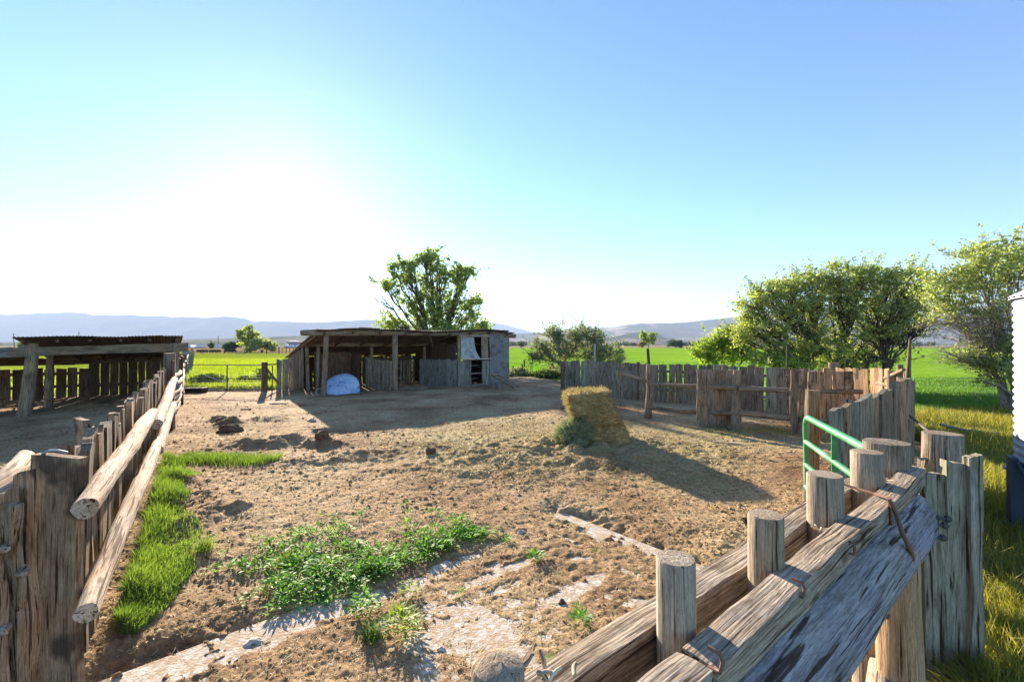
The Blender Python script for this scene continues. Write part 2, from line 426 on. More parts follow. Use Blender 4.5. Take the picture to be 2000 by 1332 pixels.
# trampled hay spread round the bale
dx = math_n(n, l, 'DIVIDE', math_n(n, l, 'SUBTRACT', sep.outputs[0], 1.2), 4.6)
dy = math_n(n, l, 'DIVIDE', math_n(n, l, 'SUBTRACT', sep.outputs[1], 9.3), 3.4)
r2 = math_n(n, l, 'ADD', math_n(n, l, 'MULTIPLY', dx, dx), math_n(n, l, 'MULTIPLY', dy, dy))
hf = math_n(n, l, 'ADD', math_n(n, l, 'SUBTRACT', 1.05, r2), math_n(n, l, 'MULTIPLY', math_n(n, l, 'SUBTRACT', n1, .5), 2.2), True)
hf = math_n(n, l, 'MULTIPLY', hf, ramp(n, l, noise(n, l, P, 7, 5, .7), [(.36, (.25, .25, .25)), (.55, (1, 1, 1))]))
st = noise(n, l, mapping(n, l, P, (60, 25, 60)), 1.0, 4, .7, 1.5)
straw = ramp(n, l, st, [(.35, (.20, .17, .07)), (.5, (.40, .34, .16)), (.66, (.58, .50, .27))])
c = mix(n, l, math_n(n, l, 'MULTIPLY', hf, .85), base, straw)
l.new(c, b.inputs['Base Color'])
hh = math_n(n, l, 'ADD', math_n(n, l, 'MULTIPLY', n2, 1.0), math_n(n, l, 'MULTIPLY', n3, .5))
bump(n, l, hh, b, .9, .03)
M_dirt = m
o = np_mesh('corral_ground', VV, rem[Q], M_dirt, smooth=True); props(o, kind='structure')
props(o, 'bare brown dirt of the corral, lumpy and strewn with hay', None)

# concrete slab, mostly under soil
m, n, l, b = newmat('worn_concrete', .9, .15)
P = N(n, 'ShaderNodeNewGeometry').outputs['Position']
k = noise(n, l, P, 9, 6, .7)
k2 = noise(n, l, P, 22, 6, .75); cc = ramp(n, l, k, [(.3, (.38, .32, .25)), (.5, (.55, .50, .43)), (.7, (.64, .60, .54))])
l.new(mix(n, l, ramp(n, l, k2, [(.44, (0, 0, 0)), (.56, (.9, .9, .9))]), cc, (.40, .27, .15)), b.inputs['Base Color'])
bump(n, l, noise(n, l, P, 45, 5, .7), b, .8, .012)
q = MB(); cs = [(x, y) for x, y in SL]
q.add([(x, y, .020) for x, y in cs] + [(x, y, -.04) for x, y in cs], [(0, 3, 2, 1), (0, 1, 5, 4), (1, 2, 6, 5), (2, 3, 7, 6), (3, 0, 4, 7)])
o = q.build('concrete_slab', m); props(o, 'broken pale concrete slab showing through the dirt', None, None, 'structure')

# ------------------------------------------------------------------ wide ground, meadow, field
m, n, l, b = newmat('open_ground', .95, .0)
P = N(n, 'ShaderNodeNewGeometry').outputs['Position']
a = noise(n, l, mapping(n, l, P, (.0022, .0075, .01)), 1.0, 5, .6); a2 = noise(n, l, P, 1.3, 5, .65)
far = ramp(n, l, a, [(.36, (.07, .11, .035)), (.46, (.26, .21, .11)), (.55, (.33, .27, .15)), (.63, (.10, .15, .05)), (.72, (.30, .25, .15))])
near = ramp(n, l, a2, [(.35, (.05, .055, .02)), (.6, (.10, .115, .035)), (.75, (.18, .14, .08))])
s = N(n, 'ShaderNodeSeparateXYZ'); l.new(P, s.inputs[0])
f = math_n(n, l, 'DIVIDE', math_n(n, l, 'SUBTRACT', s.outputs[1], 60), 60, True)
l.new(mix(n, l, f, near, far), b.inputs['Base Color']); bump(n, l, a2, b, .6, .05)
q = MB(); q.add([(-15000, -60, -.06), (15000, -60, -.06), (15000, 22000, -.06), (-15000, 22000, -.06)], [(0, 1, 2, 3)])
o = q.build('ground', m); props(o, 'open valley floor of dry and green farmland reaching the hills', None, None, 'structure')

def fieldmat(name, a, b_, c, sc, bs=.8, streak=(1, 1, 1), trans=.3):
    m, n, l, b = newmat(name, 1.0, .0)
    P = N(n, 'ShaderNodeNewGeometry').outputs['Position']
    k = noise(n, l, mapping(n, l, P, streak), sc, 6, .7); k2 = noise(n, l, mapping(n, l, P, streak), sc * .06, 3, .5)
    col = ramp(n, l, math_n(n, l, 'ADD', math_n(n, l, 'MULTIPLY', k, .6), math_n(n, l, 'MULTIPLY', k2, .4)), [(.38, a), (.5, b_), (.62, c)])
    l.new(col, b.inputs['Base Color'])
    bump(n, l, k, b, bs, .25)
    return m
M_field = fieldmat('alfalfa_field', (.13, .24, .02), (.19, .33, .03), (.25, .41, .045), .9, .5, (1, 1, 1))
M_meadow = fieldmat('pasture_field', (.13, .17, .02), (.23, .28, .03), (.33, .36, .05), .8, .8, (1, 1, 1))
def sheet(name, pts, z, mat, label):
    q = MB(); q.add([(x, y, z) for x, y in pts], [tuple(range(len(pts)))]); o = q.build(name, mat); props(o, label, None, None, 'structure')
sheet('meadow', [(-60, 15.5), (-20.5, 14.6), (-17.5, 16.4), (-13.7, 19.6), (-9.6, 20.7), (-6, 24.2), (-12, 70), (-18, 108), (-200, 112), (-200, 40)], -.045, M_meadow, 'yellow green pasture beyond the wire gate')
sheet('green_field', [(-5.5, 27), (2.2, 26.6), (5, 19), (10.5, 15.5), (14, 13.4), (40, 14), (420, 60), (420, 285), (-60, 285), (-21, 118)], -.045, M_field, 'flat bright green crop field stretching to the trees')
sheet('dry_strip', [(-400, 122), (-22, 120), (-58, 330), (-600, 330)], -.04, fieldmat('dry_pasture', (.20, .14, .06), (.27, .19, .09), (.31, .24, .12), .2), 'tan strip of dry pasture behind the sheep')
sheet('far_field', [(-30, 160), (-62, 155), (-130, 360), (-60, 360)], -.035, fieldmat('far_green', (.08, .13, .03), (.12, .18, .04), (.15, .21, .05), .2), 'distant green field behind the wire fence')
# ------------------------------------------------------------------ hills
def hillmat(name, c1, c2, sc=.0012, c3=None):
    m, n, l, b = newmat(name, 1.0, .0)
    P = N(n, 'ShaderNodeNewGeometry').outputs['Position']
    k = noise(n, l, mapping(n, l, P, (1, .6, 2.5)), sc, 7, .62, .4)
    st = [(.42, c1), (.54, c2)] + ([(.60, c3)] if c3 else [])
    l.new(ramp(n, l, k, st), b.inputs['Base Color'])
    bump(n, l, noise(n, l, P, sc * 9, 5, .6), b, .8, 40)
    return m
def hills(name, prof, Y, depth, mat, label, seed, rough=.05, base=672, step=None):
    xs = np.array([p[0] for p in prof], float); ys = np.array([p[1] for p in prof], float)
    px = np.linspace(xs[0], xs[-1], 260); py = np.interp(px, xs, ys)
    X = (px - 1000) / F * Y; crest = EYE - (py - HOR) / F * Y
    crest = crest + rough * .35 * crest.mean() * fbm(px * .03, px * 0 + seed, seed, 4)
    nt = 34; V = []; 
    t = np.linspace(-1, 1, nt)
    TX, TT = np.meshgrid(X, t); C = np.tile(crest, (nt, 1))
    YY = Y + TT * depth
    sh = np.where(TT < 0, np.clip(1 + TT, 0, 1) ** 1.25, np.clip(1 - TT, 0, 1) ** .8)
    fl = np.abs(fbm(TX / (depth * .22), TT * .9, seed + 3, 4))
    Z = C * sh * (1 - .75 * fl * (1 - sh) ** .6 * 1.3)
    XX = TX * (YY / Y) ** .15
    k = nt * len(X); idx = np.arange(k).reshape(nt, len(X))
    Fq = np.stack([idx[:-1, :-1], idx[:-1, 1:], idx[1:, 1:], idx[1:, :-1]], -1).reshape(-1, 4)
    Z = np.where((TT <= -1) | (TT >= 1), -.5, Z)
    o = np_mesh(name, np.stack([XX.ravel(), YY.ravel(), Z.ravel()], -1), Fq, mat, smooth=True); props(o, label, None, None, 'structure')
mh = hillmat('mesa_ground', (.06, .07, .07), (.11, .10, .08))
hills('mesa', [(-900, 640), (-300, 622), (0, 611), (60, 610), (125, 606), (175, 611), (280, 613), (340, 616), (455, 616), (475, 619), (492, 625), (600, 627), (690, 622), (745, 623), (765, 630), (830, 636), (900, 645), (960, 668)], 9500, 2600, mh, 'long pale blue mesa along the left horizon', 2, .02)
hills('far_ridge', [(820, 660), (900, 640), (960, 628), (985, 632), (1040, 647), (1100, 648), (1160, 638), (1210, 634), (1250, 630), (1300, 640), (1360, 660)], 14000, 3000, mh, 'faint pale ridge in the farthest distance', 5, .02)
hills('brown_hills', [(930, 668), (985, 650), (1040, 648), (1100, 650), (1150, 641), (1200, 640), (1225, 632), (1250, 629), (1310, 628), (1345, 625), (1390, 621), (1440, 615), (1550, 600), (1700, 592), (1900, 600), (2100, 590), (2500, 610), (2900, 640)], 6500, 2400, hillmat('brown_hill_ground', (.085, .10, .075), (.13, .12, .085), .0016, (.42, .32, .22)), 'blue hills with tan slopes at the right', 8, .05)
hills('dark_hill', [(1150, 671), (1185, 662), (1210, 655), (1232, 649), (1262, 648), (1285, 653), (1312, 662), (1345, 667), (1390, 664), (1430, 660), (1500, 655), (1600, 660), (1800, 668)], 3600, 900, hillmat('dark_hill_ground', (.055, .07, .055), (.08, .085, .06), .004, (.25, .19, .12)), 'low dark blue hill rising behind the crop field', 12, .06)
hills('low_rise', [(-500, 672), (0, 668), (180, 668), (340, 664), (430, 661), (520, 658), (600, 655), (700, 656), (800, 660), (950, 664), (1100, 669), (1150, 672)], 2600, 1300, hillmat('sage_ground', (.10, .12, .07), (.19, .19, .12), .006, (.26, .24, .17)), 'low sage covered rise in the middle distance', 15, .05)

# ------------------------------------------------------------------ leaves, grass, trees
def leaves(C, size, jit=.5, droop=0, rng=NR, long=1.7):
    """one diamond leaf per centre; random orientation"""
    n = len(C); a = rng.normal(size=(n, 3)); a /= np.linalg.norm(a, axis=1)[:, None]
    b = rng.normal(size=(n, 3)); b -= (b * a).sum(1)[:, None] * a; b /= np.linalg.norm(b, axis=1)[:, None]
    s = size * rng.uniform(1 - jit, 1 + jit, n)[:, None]
    nn = np.cross(a, b)
    V = np.stack([C - a * s * long * .5, C + b * s * .5 + nn * s * .12, C + a * s * long * .5, C - b * s * .5 + nn * s * .12], 1).reshape(-1, 3)
    Fc = np.arange(n * 4).reshape(n, 4)
    return V, Fc
def blades(Pxyz, h, w, lean=.35, rng=NR, az=None):
    n = len(Pxyz); th = rng.uniform(0, 2 * np.pi, n)
    hh = h * rng.uniform(.45, 1.15, n) if np.isscalar(h) else h * rng.uniform(.6, 1.1, n)
    ww = w * rng.uniform(.6, 1.2, n)
    sx = np.cos(th) * ww * .5; sy = np.sin(th) * ww * .5
    la = rng.uniform(0, 2 * np.pi, n); le = rng.uniform(0, 1, n) * lean * hh
    dx = np.cos(la) * le; dy = np.sin(la) * le
    P = np.asarray(Pxyz, float); V = np.zeros((n, 5, 3))
    V[:, 0] = P + np.stack([-sx, -sy, 0 * sx], -1); V[:, 1] = P + np.stack([sx, sy, 0 * sx], -1)
    mid = P + np.stack([dx * .35, dy * .35, hh * .55], -1)
    V[:, 2] = mid + np.stack([sx * .8, sy * .8, 0 * sx], -1); V[:, 3] = mid - np.stack([sx * .8, sy * .8, 0 * sx], -1)
    V[:, 4] = P + np.stack([dx * 1.3, dy * 1.3, hh * (1 - .25 * (le / np.maximum(hh, 1e-4)))], -1)
    b = np.arange(n) * 5
    Fc = np.concatenate([np.stack([b, b + 1, b + 2], -1), np.stack([b, b + 2, b + 3], -1), np.stack([b + 3, b + 2, b + 4], -1)])
    t = np.repeat(rng.uniform(0, 1, n), 5)
    return V.reshape(-1, 3), Fc, t

L_cotton = leafmat('cottonwood_leaves', (.17, .21, .07), (.36, .42, .13), (1.25, 1.35, .6), .6, 1.0)
L_olive = leafmat('olive_bush_leaves', (.16, .18, .10), (.32, .34, .19), (1.2, 1.25, .7), .5, 1.4)
L_willow = leafmat('hawthorn_leaves', (.22, .26, .09), (.45, .48, .17), (1.25, 1.35, .6), .55, .9)
L_bright = leafmat('young_tree_leaves', (.16, .22, .04), (.34, .42, .08), (1.3, 1.4, .6), .55, 1.0)
L_dark = leafmat('dark_bush_leaves', (.03, .05, .012), (.07, .11, .02), (1.3, 1.5, .5), .4, .8)
L_yellow = leafmat('yellow_leaves', (.17, .17, .02), (.30, .26, .03), (1.4, 1.4, .5), .5, .8)
L_grass = leafmat('fresh_grass_blades', (.055, .11, .022), (.21, .30, .065), (1.35, 1.4, .55), .5, 3.5)
L_weed = leafmat('broadleaf_weed_leaves', (.085, .21, .02), (.18, .38, .04), (1.4, 1.5, .5), .5, 5)
L_tall = leafmat('tall_pasture_blades', (.12, .17, .015), (.27, .33, .04), (1.5, 1.5, .4), .55, .5)
L_gold = leafmat('gold_green_blades', (.09, .13, .015), (.36, .31, .04), (1.4, 1.35, .45), .55, 1.3)

def curve(a, b, sag=.15, n=6, rng=R, up=.25):
    a = Vector(a); b = Vector(b); L = (b - a).length; o = []
    j1 = Vector((rng.uniform(-1, 1), rng.uniform(-1, 1), rng.uniform(-.3, 1))) * L * sag
    c = a.lerp(b, .5) + j1 + Vector((0, 0, -up * L * .2))
    for i in range(n + 1):
        t = i / n; p = a * (1 - t) ** 2 + c * 2 * t * (1 - t) + b * t * t
        if 0 < i < n: p = p + Vector((rng.uniform(-1, 1), rng.uniform(-1, 1), rng.uniform(-1, 1))) * L * .018
        o.append(p)
    return o
def tree(name, label, cat, base, blobs, leafm, trunkm=None, trunk_r=.15, fork=.35, leaf=.1, nleaf=9000, clumps=16, spread=.35, twig_r=.012, group=None, stems=1, bare=(), seed=1, limb_r=None, stem_spread=.3, fine=0):
    """blobs: (x, y, z, rx, ry, rz, weight); limbs run from the trunk to every blob, twigs from the limb to leaf clumps"""
    rr = random.Random(seed); rg = np.random.default_rng(seed)
    root = thing(name, label, cat, base, 0, group); nleaf = int(nleaf * 1.35); leaf *= .78; spread *= 1.5
    B = Vector(base); tb = MB(); cb = []
    wt = [b[6] for b in blobs]; tot = sum(wt); heads = []
    cz = sum(b[2] * b[6] for b in blobs) / tot
    for s in range(stems):
        st = B + Vector((rr.uniform(-1, 1), rr.uniform(-1, 1), 0)) * stem_spread * (stems > 1)
        fk = st + Vector((rr.uniform(-.15, .15) + (st.x - B.x) * .6, rr.uniform(-.15, .15) + (st.y - B.y) * .6, (cz - B.z) * fork))
        r = trunk_r if stems == 1 else trunk_r * rr.uniform(.5, 1)
        tb.tube([st - Vector((0, 0, .1))] + curve(st, fk, .06, 4, rr)[0:], [r * 1.35, r * 1.2, r * 1.05, r, r * .9, r * .85], 8, .5, .12, True)
        heads.append((st, fk, r))
    lr = limb_r or trunk_r * .5
    for bi, (x, y, z, rx, ry, rz, w) in enumerate(list(blobs) + list(bare)):
        isbare = bi >= len(blobs)
        st, fk, r = min(heads, key=lambda h: (Vector((x, y, 0)) - Vector((h[1].x, h[1].y, 0))).length * rr.uniform(.7, 1.3))
        c = Vector((x, y, z)); a = st.lerp(fk, rr.uniform(.6, 1.0))
        if c.z < fk.z: a = st.lerp(fk, rr.uniform(.3, .7))
        limb = curve(a, c, .10, 8, rr)
        tb.tube(limb, [lr * (1 - .75 * i / 8) for i in range(9)], 6, .5, .1, False)
        k = max(5, int(clumps * w * 1.7)); pts = []
        for j in range(k):
            v = Vector((rr.gauss(0, 1), rr.gauss(0, 1), rr.gauss(0, 1))).normalized() * rr.choice((rr.uniform(.15, 1.0), rr.uniform(.6, 1.25)))
            p = c + Vector((v.x * rx, v.y * ry, v.z * rz)); pts.append(p)
            src = limb[rr.randint(3, 8)]
            tw = curve(src, p, .12, 4, rr)
            tb.tube(tw, [twig_r * 2.2, twig_r * 1.7, twig_r * 1.2, twig_r * .9, twig_r * .5], 4, .5, 0, False)
            for f_ in range(fine if isbare else fine // 3):
                s2 = tw[rr.randint(1, 4)]; e2 = s2 + Vector((rr.gauss(0, 1), rr.gauss(0, 1), rr.gauss(0, .7))) * spread * 1.1
                tb.tube(curve(s2, e2, .2, 3, rr), [twig_r * .8, twig_r * .7, twig_r * .5, twig_r * .3], 3, .5, 0, False)
        if isbare: 
            if w < .2: continue
            m_ = int(nleaf / tot * w * .03)
        else: m_ = int(nleaf * w / tot)
        nw = int(len(pts) * .55); wp = []
        for j in range(nw):
            s2 = rr.choice(pts); d2 = (s2 - c); d2 = Vector((d2.x / rx, d2.y / ry, d2.z / rz + .35)).normalized() + Vector((rr.gauss(0, .4), rr.gauss(0, .4), rr.gauss(0, .3)))
            e2 = s2 + d2 * rr.uniform(.3, 1.0) * min(spread * 2.1, .85); cv = curve(s2, e2, .15, 4, rr); tb.tube(cv, [twig_r * .9, twig_r * .8, twig_r * .6, twig_r * .5, twig_r * .3], 3, .5, 0, False)
            for p_ in cv[1:]: wp.append(p_)
        if isbare: wp = []
        P = np.array([list(p) for p in pts]); wts = rg.uniform(.3, 1.6, len(pts)); wts /= wts.sum()
        ci = rg.choice(len(pts), m_, p=wts)
        g = rg.normal(size=(m_, 3)); g *= (spread * rg.uniform(.1, 1.0, m_) ** 1.3 / np.linalg.norm(g, axis=1))[:, None]; g[:, 2] *= .75
        if wp:
            kw = int(m_ * .28); W_ = np.array([list(p) for p in wp]); cb.append(W_[rg.integers(0, len(W_), kw)] + rg.normal(size=(kw, 3)) * spread * .13); ci = ci[kw:]; g = g[kw:]
        cb.append(P[ci] + g)
    tb.build('trunk', trunkm or M_trunk, root)
    C = np.concatenate(cb); V, Fc = leaves(C, leaf, rng=rg)
    np_mesh('crown', V, Fc, leafm, root, tint=np.repeat(rg.uniform(0, 1, len(C)), 4), off=base)
    return root

def bl(px, py, Y, rpx, rpy, w=1.0, dy=0.0, ry=None):
    s = Y / F
    return (xw(px, Y), Y + dy, zw(py, Y), rpx * s, ry or rpx * s, rpy * s, w)

# cottonwood behind the shed
Y = 33.0
tree('cottonwood_tree', 'big lone leafy tree rising right behind the shed roof', 'tree', (xw(850, Y), Y, 0),
     [bl(800, 545, Y, 34, 30, 1.3), bl(825, 505, Y, 16, 16, .5), bl(780, 508, Y, 12, 14, .25), bl(748, 553, Y, 20, 9, .45), bl(765, 520, Y, 10, 10, .25),
      bl(842, 500, Y, 16, 12, .5), bl(858, 530, Y, 24, 25, 1.0), bl(895, 540, Y, 26, 18, .7), bl(915, 528, Y, 12, 10, .3), bl(902, 563, Y, 14, 9, .25),
      bl(845, 585, Y, 38, 30, 1.4), bl(885, 605, Y, 38, 28, 1.2), bl(920, 605, Y, 17, 24, .6), bl(808, 590, Y, 18, 14, .3),
      bl(770, 632, Y, 28, 13, .7), bl(820, 625, Y, 30, 22, .9), bl(870, 640, Y, 40, 14, .9), bl(925, 635, Y, 24, 12, .5), bl(942, 640, Y, 8, 6, .12)],
     L_cotton, trunk_r=.30, fork=.28, leaf=.15, nleaf=11500, clumps=17, spread=.42, twig_r=.02, seed=3, bare=[bl(745, 578, Y, 22, 8, .15)], limb_r=.12)
# olive bush between shed and board fence
Y = 27.0
tree('olive_bush', 'wide grey green bush with many thin stems behind the left end of the board fence', 'bush', (xw(1115, Y), Y, 0),
     [bl(1085, 655, Y, 22, 20, 1), bl(1060, 680, Y, 20, 18, .8), bl(1045, 690, Y, 14, 20, .5), bl(1130, 650, Y, 24, 16, 1), bl(1160, 658, Y, 22, 18, 1), bl(1110, 680, Y, 30, 22, 1.1),
      bl(1150, 690, Y, 34, 24, 1.3), bl(1190, 690, Y, 26, 24, 1.0), bl(1205, 705, Y, 18, 18, .6), bl(1080, 700, Y, 26, 20, .6), bl(1170, 715, Y, 36, 18, .8), bl(1105, 720, Y, 30, 14, .5)],
     L_olive, M_twig, trunk_r=.09, fork=.45, leaf=.075, nleaf=17000, clumps=26, spread=.26, twig_r=.010, seed=5, stems=9, stem_spread=.9, limb_r=.03, fine=2)
# small bright tree
Y = 21.0
tree('young_tree', 'small bright yellow green tree just behind the middle of the board fence', 'tree', (xw(1424, Y), Y, 0),
     [bl(1380, 680, Y, 20, 14, .7), bl(1410, 665, Y, 24, 16, 1), bl(1445, 665, Y, 22, 18, .9), bl(1430, 690, Y, 30, 14, 1), bl(1462, 690, Y, 16, 14, .6), bl(1360, 690, Y, 8, 6, .2), bl(1430, 652, Y, 16, 8, .5), bl(1390, 700, Y, 16, 10, .4)],
     L_bright, trunk_r=.05, fork=.5, leaf=.085, nleaf=7500, clumps=22, spread=.24, twig_r=.008, seed=6, stems=3, stem_spread=.3, limb_r=.02)
# broad hawthorn
Y = 19.0
tree('hawthorn_tree', 'broad many stemmed green tree behind the round pen', 'tree', (xw(1655, Y), Y, 0),
     [bl(1475, 600, Y, 26, 24, .9), bl(1468, 640, Y, 30, 18, .9), bl(1505, 570, Y, 34, 26, 1.2), bl(1545, 560, Y, 34, 22, 1.2), bl(1590, 548, Y, 36, 24, 1.2), bl(1635, 548, Y, 32, 24, 1.1), bl(1625, 520, Y, 14, 8, .2),
      bl(1680, 542, Y, 34, 20, 1.0), bl(1725, 548, Y, 36, 22, 1.1), bl(1770, 548, Y, 34, 20, 1.0), bl(1700, 524, Y, 16, 6, .2), bl(1530, 610, Y, 40, 30, 1.4), bl(1590, 600, Y, 42, 32, 1.5), bl(1650, 590, Y, 42, 32, 1.5),
      bl(1710, 590, Y, 42, 28, 1.3), bl(1765, 590, Y, 40, 24, 1.1), bl(1510, 655, Y, 34, 20, .7), bl(1570, 655, Y, 40, 26, .9), bl(1640, 655, Y, 44, 28, .8), bl(1700, 660, Y, 40, 28, .5), bl(1520, 690, Y, 30, 16, .7), bl(1570, 700, Y, 30, 18, .5), bl(1630, 705, Y, 40, 16, .6), bl(1460, 615, Y, 14, 14, .3), bl(1490, 700, Y, 20, 12, .5), bl(1690, 625, Y, 44, 28, .9), bl(1750, 625, Y, 40, 24, .6), bl(1600, 680, Y, 50, 22, .9), bl(1680, 700, Y, 40, 16, .4), bl(1800, 575, Y, 30, 24, .7), bl(1815, 610, Y, 30, 22, .4), bl(1720, 660, Y, 40, 24, .8), bl(1740, 700, Y, 34, 18, .4), bl(1780, 640, Y, 36, 20, .5), bl(1550, 712, Y, 40, 12, .5), bl(1650, 715, Y, 50, 12, .5), bl(1450, 660, Y, 16, 16, .4)],
     L_willow, M_trunk, trunk_r=.10, fork=.42, leaf=.07, nleaf=43000, clumps=24, spread=.25, twig_r=.011, seed=8, stems=12, stem_spread=1.1, limb_r=.045, fine=3,
     bare=[bl(1740, 645, Y, 44, 24, .8), bl(1690, 690, Y, 40, 24, .8), bl(1790, 640, Y, 40, 22, .6)])
# right tree with bare twigs
Y = 12.5
tree('twiggy_tree', 'tree at the right with a tangle of bare grey twigs under green leaves', 'tree', (xw(2010, Y), Y + .3, 0),
     [bl(1900, 520, Y, 50, 34, 1.2), bl(1960, 500, Y, 50, 26, 1.1), bl(1990, 540, Y, 40, 26, .7), bl(1860, 545, Y, 34, 22, .6), bl(1900, 490, Y, 24, 12, .3), bl(1835, 560, Y, 24, 18, .4), bl(1930, 560, Y, 50, 20, .7), bl(1950, 715, Y, 46, 28, 1.3), bl(1975, 685, Y, 34, 22, .9), bl(1920, 695, Y, 28, 18, .7), bl(1850, 585, Y, 40, 22, .7), bl(1900, 600, Y, 50, 22, .5), bl(2060, 500, Y, 50, 50, 1.5), bl(2100, 600, Y, 60, 60, 1.5)],
     L_willow, M_twig, trunk_r=.13, fork=.35, leaf=.055, nleaf=17000, clumps=20, spread=.22, twig_r=.0055, seed=10, stems=3, stem_spread=.3, limb_r=.045, fine=4,
     bare=[bl(1900, 610, Y, 70, 32, 2.0), bl(1960, 630, Y, 50, 36, 1.8), bl(1850, 620, Y, 45, 26, 1.2), bl(1930, 660, Y, 50, 22, 1.0), bl(1890, 700, Y, 40, 26, .9), bl(1850, 690, Y, 30, 20, .4), bl(1920, 745, Y, 34, 16, .3)])
# distant trees
def fartree(name, label, px, pb, pt, wpx, leafm, seed, n=1200, cat='tree', blobs=None, Y=None, tr=.25, group=None, ls=.5, sp=.9, stems=1):
    Y = Y or EYE * F / (pb - HOR)
    h = pb - pt
    bs = blobs or [(0, .62, .36, .28, 1), (-.28, .45, .24, .22, .7), (.28, .48, .24, .22, .7), (0, .35, .38, .20, .6)]
    return tree(name, label, cat, (xw(px, Y), Y, 0), [bl(px + a * wpx, pb - b_ * h, Y, c * wpx, d * h, w) for a, b_, c, d, w in bs],
         leafm, trunk_r=tr, leaf=ls, nleaf=n, clumps=12, spread=sp, twig_r=.04, seed=seed, group=group, limb_r=tr * .4, stems=stems)
fartree('field_tree', 'open airy tree standing in the pasture left of the shed', 482, 688.5, 634, 44, L_cotton, 21, 1500, Y=128, ls=.42, sp=.8,
        blobs=[(.05, .85, .2, .12, .6), (-.35, .75, .14, .07, .3), (.3, .7, .2, .12, .7), (-.2, .55, .22, .14, .7), (.15, .5, .28, .15, .9), (.3, .35, .22, .12, .5), (0, .3, .25, .14, .5)])
fartree('round_bush', 'rounded bright topped bush right of the airy pasture tree', 511, 688, 660, 52, L_willow, 22, 3600, 'bush', Y=124, ls=.38, sp=.7, tr=.12, stems=4,
        blobs=[(-.2, .5, .28, .32, 1), (.2, .5, .28, .32, 1), (0, .65, .3, .3, 1), (-.35, .3, .16, .25, .5), (.36, .3, .16, .25, .5)])
fartree('dark_bush', 'small dark bush left of the airy pasture tree', 454, 684, 666, 34, L_dark, 23, 1800, 'bush', Y=150, ls=.4, sp=.8, tr=.12, stems=4,
        blobs=[(-.25, .4, .25, .3, 1), (.2, .5, .28, .34, 1), (0, .3, .4, .25, 1)])
fartree('shelter_bush', 'pale bush peeping over the roof of the low shed', 55, 684, 664, 34, L_olive, 24, 1200, 'bush', Y=140, ls=.45)
fartree('poplar_tree', 'tall airy tree on the far edge of the crop field, yellow at its foot', 1266, 679, 648, 34, L_bright, 25, 2200, Y=330, ls=.8, sp=1.6, tr=.35,
        blobs=[(-.25, .8, .18, .18, .8), (.2, .82, .2, .18, .8), (0, .6, .35, .2, 1), (.3, .45, .2, .2, .6), (-.15, .4, .2, .15, .5)])
fartree('yellow_bush', 'small yellow bush at the foot of the tall airy far tree', 1255, 680, 664, 16, L_yellow, 26, 700, 'bush', Y=322, ls=.7)
fartree('field_bush', 'dark round bush on the far edge of the crop field', 1320, 680, 663, 31, L_dark, 27, 2200, 'bush', Y=330, ls=.7, sp=1.5,
        blobs=[(-.25, .45, .26, .3, 1), (.22, .45, .28, .32, 1), (0, .6, .3, .3, 1)])
fartree('hedge_bush', 'small bush far off beside the right end of the shed', 1018, 678, 667, 11, L_dark, 28, 400, 'bush', Y=400, ls=.8, sp=1.5)
fartree('far_tree', 'small rounded tree in the far valley above the left of the young tree', 1378, 680, 660, 22, L_olive, 29, 900, Y=420, ls=1.0, sp=2)
fartree('shelter_tree', 'tiny dark tree in front of the pale hut roofs', 412, 681, 668, 9, L_dark, 30, 300, Y=260, ls=.7)
# far tree belts, uncountable
P_ = []
rgt = np.random.default_rng(40)
for (a, b_, Yc, cnt, hh) in ((985, 1030, 900, 260, 9), (1200, 1262, 1100, 500, 10), (1330, 1460, 1000, 900, 11), (1440, 1800, 1100, 900, 10), (600, 990, 1500, 500, 9), (-100, 600, 1700, 500, 8), (1500, 2100, 900, 500, 10)):
    for _ in range(max(3, cnt // 28)):
        px = rgt.uniform(a, b_); Yk = Yc * rgt.uniform(.85, 1.3); x = xw(px, Yk); hk = hh * rgt.uniform(.4, 1.1)
        g = rgt.normal(size=(55, 3)) * np.array([hk * .55, hk * .5, hk * .28]) + np.array([x, Yk, hk * .5]); g[:, 2] = np.clip(g[:, 2], .5, hk)
        P_.append(g)
V, Fc = leaves(np.concatenate(P_), 3.2, rng=rgt)
o = np_mesh('far_woods', V, Fc, L_dark); props(o, 'dark belts of far off trees at the foot of the hills', 'woods', None, 'stuff')
# ------------------------------------------------------------------ main shed (local frame: x along the front, y to the back)
def hz(x, y): return float(hgt(np.array([x]), np.array([y]))[0])
SA = (-6.84, 16.7); SRZ = math.atan2(.634, .773)
shed = thing('open_shed', 'long open fronted grey wooden shed with tin roof at the far end of the corral', 'shed', (SA[0], SA[1], 0), SRZ)
def shed_L(px):
    k = (px - 1000) / F; return (-SA[1] * k - SA[0]) * -1 / (.634 * k - .773) if False else (SA[1] * k - SA[0]) / (.773 - .634 * k)
def swz(px, py, y=0.0):
    """local x and z of a front-plane pixel (plane at local depth y)"""
    k = (px - 1000) / F
    ax, ay = SA[0] - .634 * y, SA[1] + .773 * y
    L = (ay * k - ax) / (.773 - .634 * k); Yw = ay + .634 * L
    return L, EYE - (py - HOR) / F * Yw
SD = 4.1; SLn = 8.62
def roofz(x, y): return 2.46 + .012 * x + .05 * math.sin(x * 1.1) - (y + .35) * .235
